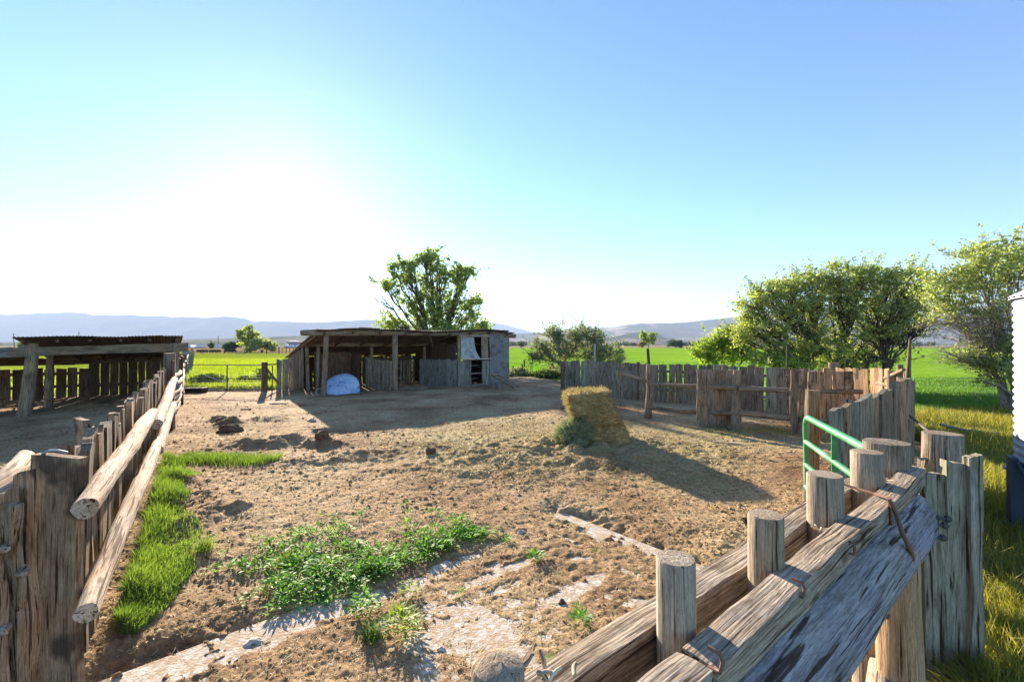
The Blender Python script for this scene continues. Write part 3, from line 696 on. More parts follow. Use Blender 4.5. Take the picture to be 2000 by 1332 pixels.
# posts
for (x, y, r, h, lx) in ((0.0, 0, .10, 2.32, .03), (2.72, 0, .12, 2.36, 0), (.32, 2.0, .07, 1.9, .01), (-.1, 2.0, .08, 1.9, -.02), (2.6, 2.1, .08, 1.9, 0), (5.2, 2.1, .08, 1.95, 0)):
    q = MB(); q.tube([(x - lx * 3, y, -.15), (x - lx, y, .7), (x, y, 1.5), (x + lx, y, h)], [r * 1.1, r, r * .95, r * .9], 9, .75, .07, sub=3); q.build('post', M_shadewood, shed, True)
q = MB(); q.tube([(-.85, .0, 2.33), (-.3, 0, 2.35), (.6, 0, 2.36), (2.5, 0, 2.40), (4.6, 0, 2.40), (6.8, 0, 2.44), (8.6, 0, 2.46)], [.10, .14, .13, .13, .12, .11, .10], 10, .7, .05, sub=3); q.build('beam', M_shadewood, shed, True)
q = MB(); q.tube([(-.35, 2.0, 1.93), (2.5, 2.0, 1.93), (5.5, 2.0, 1.96), (8.7, 2.0, 2.0)], [.10, .11, .10, .10], 8, .6, .06, sub=3); q.build('beam', M_shadewood, shed, True)
q = MB(); q.tube([(8.3, -.05, 2.36), (9.0, -.05, 2.35)], .10, 8, .6, .05); q.build('beam', M_shadewood, shed, True)
# rafters
for x in np.linspace(-.1, 8.4, 9):
    q = MB(); q.tube([(x, -.25, roofz(x, -.25) - .10), (x + .02, SD + .1, roofz(x, SD) - .10)], .05, 7, .5, .08, sub=4); q.build('rafter', M_darkwood, shed, True)
# corrugated roof sheets, as separate overlapping sheets
def corr_sheet(mb, x0, x1, y0, y1, zf, pitch=.076, amp=.012, dz=0.0, skew=0.0):
    nx = int((x1 - x0) / pitch * 4) + 1; ny = 5; vs = []
    for i in range(nx + 1):
        x = x0 + (x1 - x0) * i / nx
        for j in range(ny + 1):
            y = y0 + (y1 - y0) * j / ny
            vs.append((x + skew * j / ny, y, zf(x, y) + amp * math.sin(x / pitch * 2 * math.pi) + dz + .012 * math.sin(x * 3 + y * 2)))
    fs = [(i * (ny + 1) + j, (i + 1) * (ny + 1) + j, (i + 1) * (ny + 1) + j + 1, i * (ny + 1) + j + 1) for i in range(nx) for j in range(ny)]
    n = len(vs); v2 = [(a, b, c - .006) for a, b, c in vs]
    mb.add(vs + v2, fs + [tuple(n + k for k in f[::-1]) for f in fs], None, .5)
q = MB(); x = -.42; k = 0
while x < 8.1:
    w = .82; y0 = -.38 + R.uniform(-.10, .06)
    corr_sheet(q, x, min(x + w, 8.35), y0, SD + .25, roofz, dz=.008 * (k % 2) + R.uniform(0, .01), skew=R.uniform(-.03, .03)); x += w - .06; k += 1
q.build('roof', M_roof, shed, True)
q = MB(); corr_sheet(q, 8.05, 8.78, -.30, SD + .2, lambda x, y: roofz(x, y) - .035); q.build('roof_sheet', M_tin, shed, True)
for x in (4.15,):
    q = MB(); q.tube([(x, -.15, 2.42), (x + .12, -.2, 2.1), (x + .25, -.15, 1.75)], [.015, .012, .008], 5, .4); q.build('hanging_strap', M_rust, shed, True)
# rear and side walls, planks with gaps
def wall_planks(mb, x0, x1, y, zf, along='x', w=.2, gap=.012, z0=0.02, lean=0.02, th=.025, miss=()):
    x = x0
    while x < x1:
        ww = w * R.uniform(.75, 1.25); g = gap * R.uniform(0, 2.2)
        c = x + ww / 2
        if not any(a < c < b for a, b in miss):
            h = zf(c) * R.uniform(.97, 1.0)
            base = (c, y, z0) if along == 'x' else (y, c, z0)
            wd = (1, 0) if along == 'x' else (0, 1)
            mb.plank(base, wd, ww, th, h - z0, lean=(R.uniform(-lean, lean), R.uniform(-lean, lean) * .4), wob=.005, nz=4, top=.015)
        x += ww + g
q = MB(); wall_planks(q, -.15, 5.9, SD, lambda x: 1.40 + .02 * math.sin(x * 5), gap=.015); wall_planks(q, 6.0, 8.5, SD, lambda x: 1.42); 
q.box((4.2, SD + .05, .5), (8.6, .05, .12), t=.4, grain=0); q.box((4.2, SD + .05, 1.2), (8.6, .05, .12), t=.4, grain=0)
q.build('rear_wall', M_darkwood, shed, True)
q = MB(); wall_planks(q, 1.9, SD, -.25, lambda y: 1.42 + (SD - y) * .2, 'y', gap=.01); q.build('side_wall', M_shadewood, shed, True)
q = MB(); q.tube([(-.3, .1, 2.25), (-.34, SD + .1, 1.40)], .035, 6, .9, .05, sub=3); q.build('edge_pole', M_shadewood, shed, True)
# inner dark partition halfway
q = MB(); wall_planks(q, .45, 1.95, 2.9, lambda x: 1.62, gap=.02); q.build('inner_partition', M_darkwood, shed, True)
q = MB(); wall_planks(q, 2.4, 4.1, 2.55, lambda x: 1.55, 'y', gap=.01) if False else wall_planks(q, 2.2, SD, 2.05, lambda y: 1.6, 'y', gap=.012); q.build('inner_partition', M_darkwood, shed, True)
# slatted stall gate beside the middle post, bowed
q = MB(); x0, _ = swz(735, 740); x1 = 2.55; nn = 13
for i in range(nn):
    t = i / (nn - 1); x = x0 + (x1 - x0) * t; y = .95 * (1 - t) ** 1.3 + .03
    q.plank((x, y, .10 - .04 * t + .08 * (1 - t) ** 2), (x1 - x0, -.8), .085, .02, 1.22 - .03 * t, lean=(0, 0), wob=.003, nz=3)
for z in (.35, .72, 1.12): q.tube([(x0, .92, z + .06), ((x0 + x1) / 2, .34, z), (x1, .0, z)], .016, 5, .3)
g_ = q.build('stall_gate', M_shadewood, shed, True)
# hay crib at the back
q = MB(); xs = np.linspace(3.1, 4.95, 12)
for x in xs: q.plank((x, 2.75, .08), (1, 0), .08, .03, 1.12 + R.uniform(-.04, .04), lean=(R.uniform(-.03, .03), 0), nz=3, t=R.uniform(.6, 1))
for z in (.35, .80, 1.05): q.box((4.02, 2.79, z), (2.0, .03, .09), t=.6, grain=0)
q.build('hay_crib', M_shadewood, shed, True)
# curved board wall from inside to the front corner
xe, _ = swz(893, 740); q = MB(); nn = 12; Pp = []
for i in range(nn):
    t = i / (nn - 1); Pp.append((4.75 + (xe - 4.75) * t ** .9, 1.75 * (1 - t) ** 1.6 + .02))
for i in range(nn - 1):
    a, b = Pp[i], Pp[i + 1]; d = math.hypot(b[0] - a[0], b[1] - a[1])
    q.plank(((a[0] + b[0]) / 2, (a[1] + b[1]) / 2, .03), (b[0] - a[0], b[1] - a[1]), d * .97, .03, 1.22 + R.uniform(-.02, .03), nz=3, t=R.uniform(.2, .9))
q.build('curved_wall', M_greywood, shed, True)
# enclosed end: front boards, door, window, tin panel
def X(px): return swz(px, 740)[0]
x893, x897, x917, x942, x955, x993 = X(893), X(899), X(917), X(942), X(955), SLn
ztop = 2.36; zs = swz(910, 703)[1]; zw1 = swz(910, 699)[1]
q = MB(); q.box(((x893 + x897) / 2, .02, 1.2), (.12, .12, 2.35), t=.8); q.build('post', M_shadewood, shed, True)
q = MB(); wall_planks(q, x893 + .06, x917, -.03, lambda x: zs, gap=.004, w=.16, miss=()); q.build('front_wall', M_greywood, shed, True)
q = MB(); wall_planks(q, x942, x955, -.03, lambda x: zs - .02, gap=.003, w=.16); q.build('front_wall', M_greywood, shed, True)
q = MB(); q.box((x942 + .16, -.02, (zs + ztop) / 2), (.30, .05, ztop - zs), t=.9); q.box((x942 - .02, -.03, (zs + ztop) / 2), (.10, .06, ztop - zs), t=.95); q.build('front_wall', M_shadewood, shed, True)
q = MB(); q.box(((x897 + x955) / 2, -.09, zs + .035), (x955 - x897 + .1, .16, .05), t=1.0, grain=0); q.box(((x897 + x955) / 2, -.05, ztop), (x955 - x897 + .1, .06, .16), t=.3, grain=0)
q.box((x897 + .02, -.06, (zs + ztop) / 2), (.05, .05, ztop - zs - .1), t=1.0)
wf = q.build('window_frame', M_palewood, shed, True)
# torn plastic over the window
q = MB(); xa, xb = x897 + .05, swz(924, 690)[0]; z0_, z1_ = zs + .06, ztop - .09
mp, n, l, b = newmat('torn_plastic_sheet', .4, .4); g = N(n, 'ShaderNodeTexCoord').outputs['Object']
l.new(ramp(n, l, noise(n, l, g, 6, 4), [(.35, (.26, .26, .25)), (.65, (.44, .45, .44))]), b.inputs['Base Color'])
NX, NZ = 14, 12; vs = []
for i in range(NX + 1):
    for j in range(NZ + 1):
        u, v = i / NX, j / NZ
        xx = xa + (xb - xa) * u + (.32 * u * (1 - v) ** 2.2)
        vs.append((xx, -.085 - .02 * math.sin(u * 9 + v * 7) - .015 * math.sin(u * 21 - v * 5), z0_ + (z1_ - z0_) * v * (1 - .03 * u)))
q.add(vs, [(i * (NZ + 1) + j, (i + 1) * (NZ + 1) + j, (i + 1) * (NZ + 1) + j + 1, i * (NZ + 1) + j + 1) for i in range(NX) for j in range(NZ)])
wp = q.build('plastic_sheet', mp, wf, True)
# doorway frame and shelves inside
q = MB(); q.box((x917 + .02, -.04, zs / 2), (.05, .06, zs - .05), t=.8); q.box((x942 - .02, -.04, zs / 2), (.05, .06, zs - .05), t=.8)
q.box(((x917 + x942) / 2, -.04, .07), (x942 - x917, .06, .07), t=.9, grain=0); q.box(((x917 + x942) / 2, .1, .60), (x942 - x917, .04, .05), t=1, grain=0); q.box(((x917 + x942) / 2, .35, .95), (x942 - x917, .3, .03), t=.4, grain=0)
q.box(((x917 + x942) / 2, .45, .35), (x942 - x917, .3, .03), t=.4, grain=0)
q.build('doorway', M_greywood, shed, True)
q = MB()
zp = swz(975, 676)[1]
vs = []
def tinpanel(x0, x1, z0, z1, y, rib=.09):
    nn = max(4, int((x1 - x0) / .03)); V = []
    for i in range(nn + 1):
        x = x0 + (x1 - x0) * i / nn
        for z in (z0, (z0 + z1) / 2, z1): V.append((x, y - .006 * math.sin(x / rib * 6.28) - .01 * math.sin(z * 3 + x * 2), z))
    q.add(V, [(i * 3 + j, (i + 1) * 3 + j, (i + 1) * 3 + j + 1, i * 3 + j + 1) for i in range(nn) for j in (0, 1)])
tinpanel(x955, SLn, .02, zp - .02, -.06); tinpanel(x955 - .05, SLn, zp - .04, ztop + .1, -.085)
q.box(((x955 + SLn) / 2, -.10, zp - .02), (SLn - x955, .02, .03), t=.3); q.build('tin_panel', M_tin, shed, True)
q = MB(); q.box((SLn + .03, SD / 2, 1.08), (.05, SD - .1, 2.12), t=.4); q.box((x893, SD / 2, 1.0), (.04, SD - .3, 1.9), t=.3)
q.build('end_wall', M_darkwood, shed, True)
q = MB(); q.plank((x893 + .1, -.08, .04), (1, 0), .2, .02, 1.0, t=.8); q.build('front_wall', M_greywood, shed, True)

def sloc(x, y): 
    c, s = math.cos(SRZ), math.sin(SRZ); return (SA[0] + c * x - s * y, SA[1] + s * x + c * y)

# pale plastic tub half lying under the shed
tx_, ty_ = sloc(0.0, .25)
tub = thing('plastic_tub', 'cracked white plastic shell, skylight blue in its colour, against the left front shed post', 'plastic shell', (tx_, ty_, 0), SRZ)
mt, n, l, b = newmat('milky_plastic', .45, .4); g = N(n, 'ShaderNodeTexCoord').outputs['Object']
vv_ = ramp(n, l, noise(n, l, g, 4, 6, .7, 1.5), [(.34, (.12, .17, .26)), (.42, (.32, .44, .62)), (.5, (.42, .55, .72)), (.62, (.52, .62, .74))])  # white plastic with the skylight blue of its shade put in, plus darker stains
l.new(vv_, b.inputs['Base Color']); bump(n, l, noise(n, l, g, 5, 5, .6, 1.0), b, .7, .04)
q = MB(); nu, nv = 28, 12; vs = []
for i in range(nu + 1):
    u = i / nu; x = .10 + 1.24 * u
    top = .76 * (math.sin(min(1, (u * .93 + .07) * .80) * math.pi * .5) ** .0) * min(1.0, (max(0, 1 - ((u - .68) / .72) ** 2)) ** .55)
    if u > .68: top = .78 * (1 - ((u - .68) / .36) ** 2 * .24)
    for j in range(nv + 1):
        v = j / nv
        z = .02 + top * math.sin(v * math.pi / 2) ** .9; y = -.12 + .62 * (1 - math.cos(v * math.pi / 2)) ** 1.2 - .05 * math.sin(v * 5 + u * 4) * (1 - v)
        crease = -.035 * math.exp(-((z - .05 - .62 * max(0.0, u - .1) ** 1.6) / .03) ** 2)
        vs.append((x, y + crease * -1.2, z))
q.add(vs, [(i * (nv + 1) + j, (i + 1) * (nv + 1) + j, (i + 1) * (nv + 1) + j + 1, i * (nv + 1) + j + 1) for i in range(nu) for j in range(nv)], None, .5, True)
e = (nu) * (nv + 1); q.add([vs[e + j] for j in range(nv + 1)] + [(x, .5, .02)], [tuple(range(nv + 1)) + (nv + 1,)])
q.build('shell', mt, tub, True)
q = MB(); q.tube([(-.12 + .16 * math.cos(a), -.1 + .05 * math.sin(a), .17 + .14 * math.sin(a)) for a in np.linspace(0, 6.28, 16)], .022, 6, .5, cap=False); q.build('ring_handle', M_white, tub, True)

def lying(name, label, cat, px, py, length, w, th, ang, mat, z=None, t=None, group=None, roll=0.0, tiltz=0.0):
    x, y = gp(px, py); z = hz(x, y) if z is None else z
    q = MB(); d = Vector((math.cos(ang), math.sin(ang), tiltz)).normalized(); wd = Vector((-math.sin(ang), math.cos(ang), roll))
    q.plank(Vector((x, y, z + th * .6)) - d * length / 2, wd, w, th, length, t=t, axis=d, wob=.006, nz=6, top=.02)
    o = q.build(name, mat); return props(o, label, cat, group)
x, y = sloc(3.2, -.35)
def py_of(x, y): return HOR + EYE * F / y
def px_of(x, y): return 1000 + x / y * F
lying('loose_board', 'long grey board lying on the ground right of the middle shed post', 'board', 800, 762, 1.7, .16, .04, .72, M_shadewood, t=.9)
lying('loose_board', 'short split board just in front of the long grey one by the middle shed post', 'board', 815, 766, .9, .12, .03, .2, M_shadewood, t=.8)
lying('loose_board', 'dark board lying before the shed doorway', 'board', 930, 760, 1.6, .12, .03, .55, M_shadewood, t=.4)
# pallet frame leaning at the right end
x, y = gp(985, 762)
pal = thing('broken_pallet', 'broken slatted pallet tipped up on a block near the right end of the shed', 'pallet', (x, y, hz(x, y)))
d = Vector((.80, -.35, -.42)).normalized(); w_ = Vector((.45, .85, .0)).normalized()
for k in (-1, 1):
    q = MB(); q.plank(Vector((x, y, hz(x, y) + .38)) - d * .55 + w_ * k * .22, w_, .06, .07, 1.15, t=.5, axis=d); q.build('side_rail', M_shadewood, pal)
for k in range(5):
    q = MB(); q.plank(Vector((x, y, hz(x, y) + .42)) + d * (-.45 + .24 * k) - w_ * .28, d, .12, .025, .56, t=.9 if k != 2 else .6, axis=w_); q.build('slat', M_shadewood, pal)
q = MB(); q.box((x - .22, y + .05, hz(x, y) + .14), (.25, .3, .30), .6, .9); q.build('block', M_greywood, pal)

# ------------------------------------------------------------------ low shed on the left
LA = (-12.7, 12.0); LRZ = math.atan2(.62, .78)
low = thing('low_shed', 'low dark lean-to shed with a ragged tin roof at the left behind the board fence', 'shed', (LA[0], LA[1], 0), LRZ)
def lz(x, y): return 2.02 + .018 * x - y * .125
for (x, y, r, h, lx) in ((0, 0, .145, 1.95, .10), (.13, 1.95, .10, 1.80, .03), (3.05, .0, .11, 1.9, 0), (-3.6, 0, .14, 1.7, .05), (3.3, 2.4, .09, 1.6, 0)):
    q = MB(); q.tube([(x - lx * 1.2, y, -.15), (x - lx * .4, y, .6), (x, y, 1.2), (x + lx * .5, y, h)], [r * 1.05, r, r * .92, r * .85], 9, .8, .06, sub=3); q.build('post', M_shadewood, low, True)
q = MB(); q.plank((-.35, -.02, 1.71), (0, .12, 1), .24, .12, 3.75, axis=(1, 0, .035), t=.4, wob=.01); q.build('beam', M_shadewood, low, True)
q = MB(); q.plank((-4.6, .04, 1.52), (0, .1, 1), .24, .10, 4.25, axis=(1, 0, .045), t=.7, wob=.01); q.build('beam', M_greywood, low, True)
q = MB(); q.plank((.4, 5.0, 1.32), (0, 0, 1), .22, .08, 3.2, axis=(1, 0, .03), t=.6); q.plank((-4.5, 5.0, 1.30), (0, 0, 1), .2, .08, 4.9, axis=(1, 0, 0), t=.5); q.build('rear_beam', M_darkwood, low, True)
x = -.25; k = 0
q = MB()
while x < 3.1:
    corr_sheet(q, x, min(x + .80, 3.25), -.45 + R.uniform(-.08, .08), 5.3, lambda a, b: lz(a, b) + .035, dz=.01 * (k % 2), amp=.009, skew=R.uniform(-.04, .04)); x += .74; k += 1
q.build('roof', M_roof, low, True)
q = MB(); corr_sheet(q, -4.8, -.3, .1, 5.2, lambda a, b: 1.66 + .02 * a - b * .05); q.build('roof_sheet', M_tin, low, True)
for x in np.linspace(-.1, 3.1, 6):
    q = MB(); q.tube([(x, -.3, lz(x, -.3) - .05), (x, 5.1, lz(x, 5.1) - .05)], .045, 6, .5, .08, sub=3); q.build('rafter', M_darkwood, low, True)
q = MB(); wall_planks(q, .75, 2.9, 5.05, lambda x: 1.38, gap=.006, w=.26, lean=.006); wall_planks(q, 2.9, 3.3, 5.05, lambda x: 1.18, gap=.006, w=.26); q.box((2.0, 5.1, .45), (2.6, .05, .12), t=.4, grain=0)
wall_planks(q, -6.6, .8, 5.12, lambda x: 1.10 + .02 * math.sin(x * 7), gap=.022, w=.27, lean=.012); q.box((-2.9, 5.17, .45), (7.4, .05, .10), t=.4, grain=0); q.box((-2.9, 5.17, .9), (7.4, .05, .10), t=.4, grain=0)
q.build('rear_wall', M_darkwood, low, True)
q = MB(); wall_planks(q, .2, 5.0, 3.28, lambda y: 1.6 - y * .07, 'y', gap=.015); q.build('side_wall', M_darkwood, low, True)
q = MB(); q.plank((3.12, -.3, .2), (0, 1), .22, .03, 1.65, t=.8); q.plank((3.16, .1, .2), (0, 1), .2, .03, 1.55, t=.6); q.build('side_board', M_shadewood, low, True)

# ------------------------------------------------------------------ fences
def along(pts, d0=0.0, step=.2):
    """(point, unit dir, s) along a polyline"""
    out = []; s = 0
    for a, b in zip(pts[:-1], pts[1:]):
        L = math.hypot(b[0] - a[0], b[1] - a[1]); u = ((b[0] - a[0]) / L, (b[1] - a[1]) / L); out.append((a, u, s, L)); s += L
    def at(q):
        for a, u, s0, L in out:
            if q <= s0 + L or (a, u, s0, L) == out[-1]: 
                return (a[0] + u[0] * (q - s0), a[1] + u[1] * (q - s0)), u
    return at, s
def board_fence(root, pts, w, gap, hfun, mats, th=.03, wv=.25, top=.02, lean=.02, wob=.008, skip=(), rt=0.0, nz=6):
    at, L = along(pts); s = 0; k = 0
    while s < L:
        ww = w * R.uniform(1 - wv, 1 + wv); p, u = at(s + ww / 2); s += ww + gap * R.uniform(-.2, 1.8); k += 1
        if any(a < s < b for a, b in skip): continue
        q = MB(); off = R.uniform(-.012, .012)
        q.plank((p[0] - u[1] * off, p[1] + u[0] * off, -.05), u, ww, th, hfun(s, L) + .05 + R.uniform(-.03, .03), lean=(u[0] * R.uniform(-lean, lean), u[1] * R.uniform(-lean, lean)), wob=wob, top=top, nz=nz, roundtop=rt * R.random())
        q.build('board', mats[k % len(mats)] if not callable(mats) else mats(s), root)
def rail(root, name, pts, r, mat, n=8, rough=.07, sub=4, t=None):
    q = MB(); q.tube(pts, r, n, t, rough, sub=sub); return q.build(name, mat, root)

# long board fence from the left gap round to the right
bf = thing('board_fence', 'long fence of weathered uneven upright boards curving round the right of the corral', 'fence', (1.9, 17.6, 0))
PB = [(1.88, 17.6), (4.53, 15.04), (7.3, 12.4), (8.05, 11.3), (8.15, 10.2), (7.75, 9.1), (7.25, 8.3)]
def bmat(s):
    if s > 7.9: return [M_warmwood, M_brownwood, M_shadewood, M_warmwood, M_palewood][int(s * 7) % 5]  # warm sunlight on the corner boards is put into their wood colours
    return [M_shadewood, M_shadewood, M_lichenwood, M_shadewood][int(s * 9) % 4]
board_fence(bf, PB, .215, .03, lambda s, L: 1.30 + .03 * math.sin(s * 1.3) + (.06 if s > 9 else 0), bmat, rt=.03, lean=.025)
for z in (.45, 1.05):
    rail(bf, 'rail', [(x + .06 * .7, y + .08, z) for x, y in PB], .04, M_shadewood)
for s_ in (0.5, 3.2, 6.0, 9.0):
    at, L = along(PB); p, u = at(s_); rail(bf, 'post', [(p[0] + .12, p[1] + .14, -.1), (p[0] + .12, p[1] + .14, 1.32)], .07, M_shadewood)

# grey boards nearer, from the green gate to the corner
gb = thing('tall_board_fence', 'tall solid run of grey boards with bark edges right behind the green gate', 'fence', (3.1, 4.4, 0))
PG = [(3.08, 4.36), (5.28, 6.06)]
board_fence(gb, PG, .25, -.006, lambda s, L: 1.27 + .06 * s, [M_greywood, M_greywood, M_shadewood, M_greywood], th=.05, top=.025, lean=.012, wob=.012, nz=9)
for z in (.4, 1.0): rail(gb, 'rail', [(3.08 - .05, 4.42, z), (5.28 - .05, 6.12, z)], .05, M_shadewood)
rail(gb, 'end_post', [(5.33, 6.20, -.1), (5.33, 6.20, 1.45)], .08, M_shadewood, rough=.1)
# two tall weathered poles behind it
o = rail(None, 'tall_pole', [(xw(1768, 8.0), 8.0, -.1), (xw(1773, 8.0), 8.0, 1.3), (xw(1776, 8.0), 8.0, 1.75), (xw(1777, 8.0), 8.0, zw(660, 8.0))], [.06, .045, .028, .014], M_shadewood, rough=.15)
props(o, 'tall crooked weathered pole at the right corner of the board fences', 'pole')
# rails to the right of the pole
ob = thing('pole_rail', 'short sloping pole rail on two stubs behind the corner of the grey board fence', 'rail', (xw(1745, 7.6), 7.6, 0))
rail(ob, 'rail', [(xw(1728, 8.3), 8.3, zw(738, 8.3)), (xw(1765, 7.4), 7.4, zw(706 + 16, 7.4))], .03, M_shadewood)
rail(ob, 'stub', [(xw(1742, 8.0), 8.0, -.1), (xw(1741, 8.0), 8.0, zw(724, 8.0))], .07, M_shadewood)
rail(ob, 'stub', [(xw(1757, 7.8), 7.8, -.1), (xw(1757, 7.8), 7.8, zw(712, 7.8))], .045, M_shadewood)
# thick stub post behind boards
o = rail(None, 'fence_stub', [(xw(1628, 12.5), 12.5, -.1), (xw(1628, 12.5), 12.5, zw(708, 12.5))], .13, M_shadewood); props(o, 'thick round stub post showing above the far boards', 'post')

# inner pole pen
pen = thing('pole_pen_fence', 'knotty log posts with two thin pole rails before the board fence', 'fence', (3.43, 11.4, 0))
x1_, y1_ = 3.43, 11.4; x2_, y2_ = 4.94, 10.05; x3_, y3_ = 7.15, 9.35
rail(pen, 'post', [(x1_ - .04, y1_, -.1), (x1_ - .02, y1_, .35), (x1_ + .03, y1_, .7), (x1_ + .0, y1_, 1.0), (x1_ + .02, y1_, zw(712, y1_))], [.12, .085, .10, .085, .09], M_shadewood, rough=.16)
rail(pen, 'post', [(x2_ - .02, y2_, -.1), (x2_ + .0, y2_, .6), (x2_ + .03, y2_, zw(723, y2_))], [.12, .10, .085], M_shadewood, rough=.12)
rail(pen, 'rail', [(x1_ - .6, y1_ + .5, 1.18), (x1_ - .1, y1_ + .05, 1.02)], .045, M_shadewood, rough=.1)
rail(pen, 'rail', [(x1_, y1_ - .08, .94), ((x1_ + x2_) / 2, (y1_ + y2_) / 2 - .08, .94), (x2_, y2_ - .08, .97)], [.035, .05, .06], M_shadewood)
rail(pen, 'rail', [(x1_, y1_ - .08, .36), (x1_ + .6, y1_ - .6, .33), ((x1_ + x2_) / 2 + .2, (y1_ + y2_) / 2 - .22, .36), (x2_, y2_ - .08, .40)], [.045, .045, .055, .05], M_shadewood)
rail(pen, 'rail', [(x2_, y2_ - .1, .96), ((x2_ + x3_) / 2, (y2_ + y3_) / 2 - .1, .93), (x3_, y3_ - .05, .95)], [.06, .05, .05], M_shadewood)
rail(pen, 'rail', [(x2_, y2_ - .1, .42), ((x2_ + x3_) / 2, (y2_ + y3_) / 2 - .1, .34), (6.3, 9.35, .36), (x3_, y3_ - .05, .40)], [.05, .05, .045, .04], M_shadewood)
def panel(label, items, Y0, Y1, x0p, x1p, mats):
    r = thing('upright_boards', label, 'boards', (xw(x0p, Y0), Y0, 0))
    for i, (a, b, tp, bt) in enumerate(items):
        c = (a + b) / 2; t = (c - x0p) / (x1p - x0p); Yk = Y0 + (Y1 - Y0) * t
        w = (b - a) / F * Yk * 1.06; zb = zw(bt, Yk); zt = zw(tp, Yk)
        q = MB(); q.plank((xw(c, Yk), Yk + .06, max(zb, -.03)), (1, (Y1 - Y0) / (xw(x1p, Y1) - xw(x0p, Y0))), w, .03, zt - max(zb, -.03), wob=.012, top=.02, t=R.uniform(.4, .9)); q.build('board', mats[i % len(mats)], r)
    return r
panel('four narrow boards fixed upright behind the pole rails beside the middle log post', [(1364, 1383, 722, 836), (1385, 1405, 722, 840), (1406, 1421, 722, 843), (1420, 1431, 724, 832)], 10.35, 10.2, 1364, 1431, [M_shadewood, M_shadewood, M_shadewood])
panel('row of brown and orange boards standing at the right end of the pole rails', [(1547, 1560, 725, 857), (1561, 1573, 723, 858), (1581, 1594, 726, 858), (1595, 1610, 726, 858), (1611, 1627, 719, 857), (1631, 1651, 725, 800), (1652, 1669, 726, 852)], 9.5, 9.3, 1547, 1669, [M_shadewood, M_brownwood, M_brownwood, M_warmwood, M_warmwood, M_warmwood, M_brownwood])

# post by the green gate with a cut log behind it
Yg = 5.0
gpst = thing('gate_post', 'round wooden post standing right behind the far end of the green gate', 'post', (xw(1586, Yg), Yg, 0))
rail(gpst, 'post', [(xw(1583, Yg), Yg, -.1), (xw(1584, Yg), Yg, .7), (xw(1587, Yg), Yg, zw(762, Yg))], [.083, .075, .069], M_shadewood, n=12, rough=.06)
o = rail(None, 'cut_log', [(xw(1607, 5.2), 5.2, zw(846, 5.2)), (xw(1625, 5.8), 5.8, zw(838, 5.8))], .068, M_shadewood, n=12); props(o, 'short round cut log poking out between the gate post and the grey boards', 'log')

# green tube gate
G0 = Vector((xw(1573, 4.8), 4.8, 0)); G1 = Vector((2.37, 2.72, 0)); gd = (G1 - G0); gl_ = gd.length; gd.normalize()
gate = thing('green_tube_gate', 'bright green tubular steel farm gate standing half open', 'gate', (G0.x, G0.y, 0))
zt = zw(815, 4.75); rr_ = .027
q = MB(); arc = [G0 + Vector((0, 0, .05)), G0 + Vector((0, 0, zt - .14))]
for k in range(1, 6):
    a = k / 5 * math.pi / 2; arc.append(G0 + gd * .11 * (1 - math.cos(a)) + Vector((0, 0, zt - .11 + .11 * math.sin(a))))
arc += [G0 + gd * t + Vector((0, 0, zt)) for t in (.4, gl_ * .6, gl_ - .12)] 
for k in range(1, 6):
    a = k / 5 * math.pi / 2; arc.append(G1 - gd * .11 * (1 - math.sin(a)) + Vector((0, 0, zt - .11 + .11 * math.cos(a))))
arc += [G1 + Vector((0, 0, .05))]
q.tube(arc, rr_ * 1.15, 12, .5, cap=True); q.build('frame', M_green, gate)
for k, z in enumerate((zt - .262, zt - .505, zt - .735, zt - .93, zt - 1.08)):
    q = MB(); q.tube([G0 + Vector((0, 0, z)), G1 + Vector((0, 0, z))], rr_ if k < 4 else rr_ * 1.1, 10, .5); q.build('bar', M_green, gate)
pm = G0 + gd * (gl_ * .40)
q = MB(); q.box((pm.x, pm.y, (zt + .1) / 2), (.012, .045, zt - .1), math.atan2(gd.y, gd.x)); q.build('brace', M_green, gate)

# ------------------------------------------------------------------ wire gate and boards at the far left of the corral
wg = thing('wire_gate', 'thin pipe gate with wire mesh at the far left of the corral', 'gate', (xw(358, 18.6), 18.6, 0))
A_ = Vector((xw(356, 18.6), 18.6, 0)); B_ = Vector((xw(516, 18.2), 18.2, 0)); zt2 = zw(712.5, 18.5)
for z in (zt2, .06):
    q = MB(); q.tube([A_ + Vector((0, 0, z)), B_ + Vector((0, 0, z))], .022, 6, .5); q.build('pipe', M_darksteel, wg)
for t in (0, .555, 1):
    p = A_.lerp(B_, t); q = MB(); q.tube([p + Vector((0, 0, 0)), p + Vector((0, 0, zt2))], .024, 6, .5); q.build('pipe', M_darksteel, wg)
q = MB()
for i in range(1, 30):
    p = A_.lerp(B_, i / 30); q.tube([p + Vector((0, 0, .06)), p + Vector((0, 0, zt2 * .62))], .0028, 3, .5, cap=False)
for k in range(1, 7):
    z = .06 + zt2 * .58 * k / 6; q.tube([A_ + Vector((0, 0, z)), B_ + Vector((0, 0, z))], .0028, 3, .5, cap=False)
q.build('wire_mesh', M_steel, wg)
q = MB(); q.tube([A_ + Vector((.2, .05, .92)), A_.lerp(B_, .62) + Vector((0, .05, .28))], .010, 5, .5); q.build('brace_wire', M_wtwine, wg)
fp = thing('corner_post_panel', 'dark post with a few wide grey boards joining the wire gate to the shed', 'fence', (xw(516, 18.3), 18.3, 0))
rail(fp, 'post', [(xw(517, 18.0), 18.0, -.1), (xw(517, 18.0), 18.0, zw(707, 18.0))], .115, M_darkwood, n=8, rough=.03)
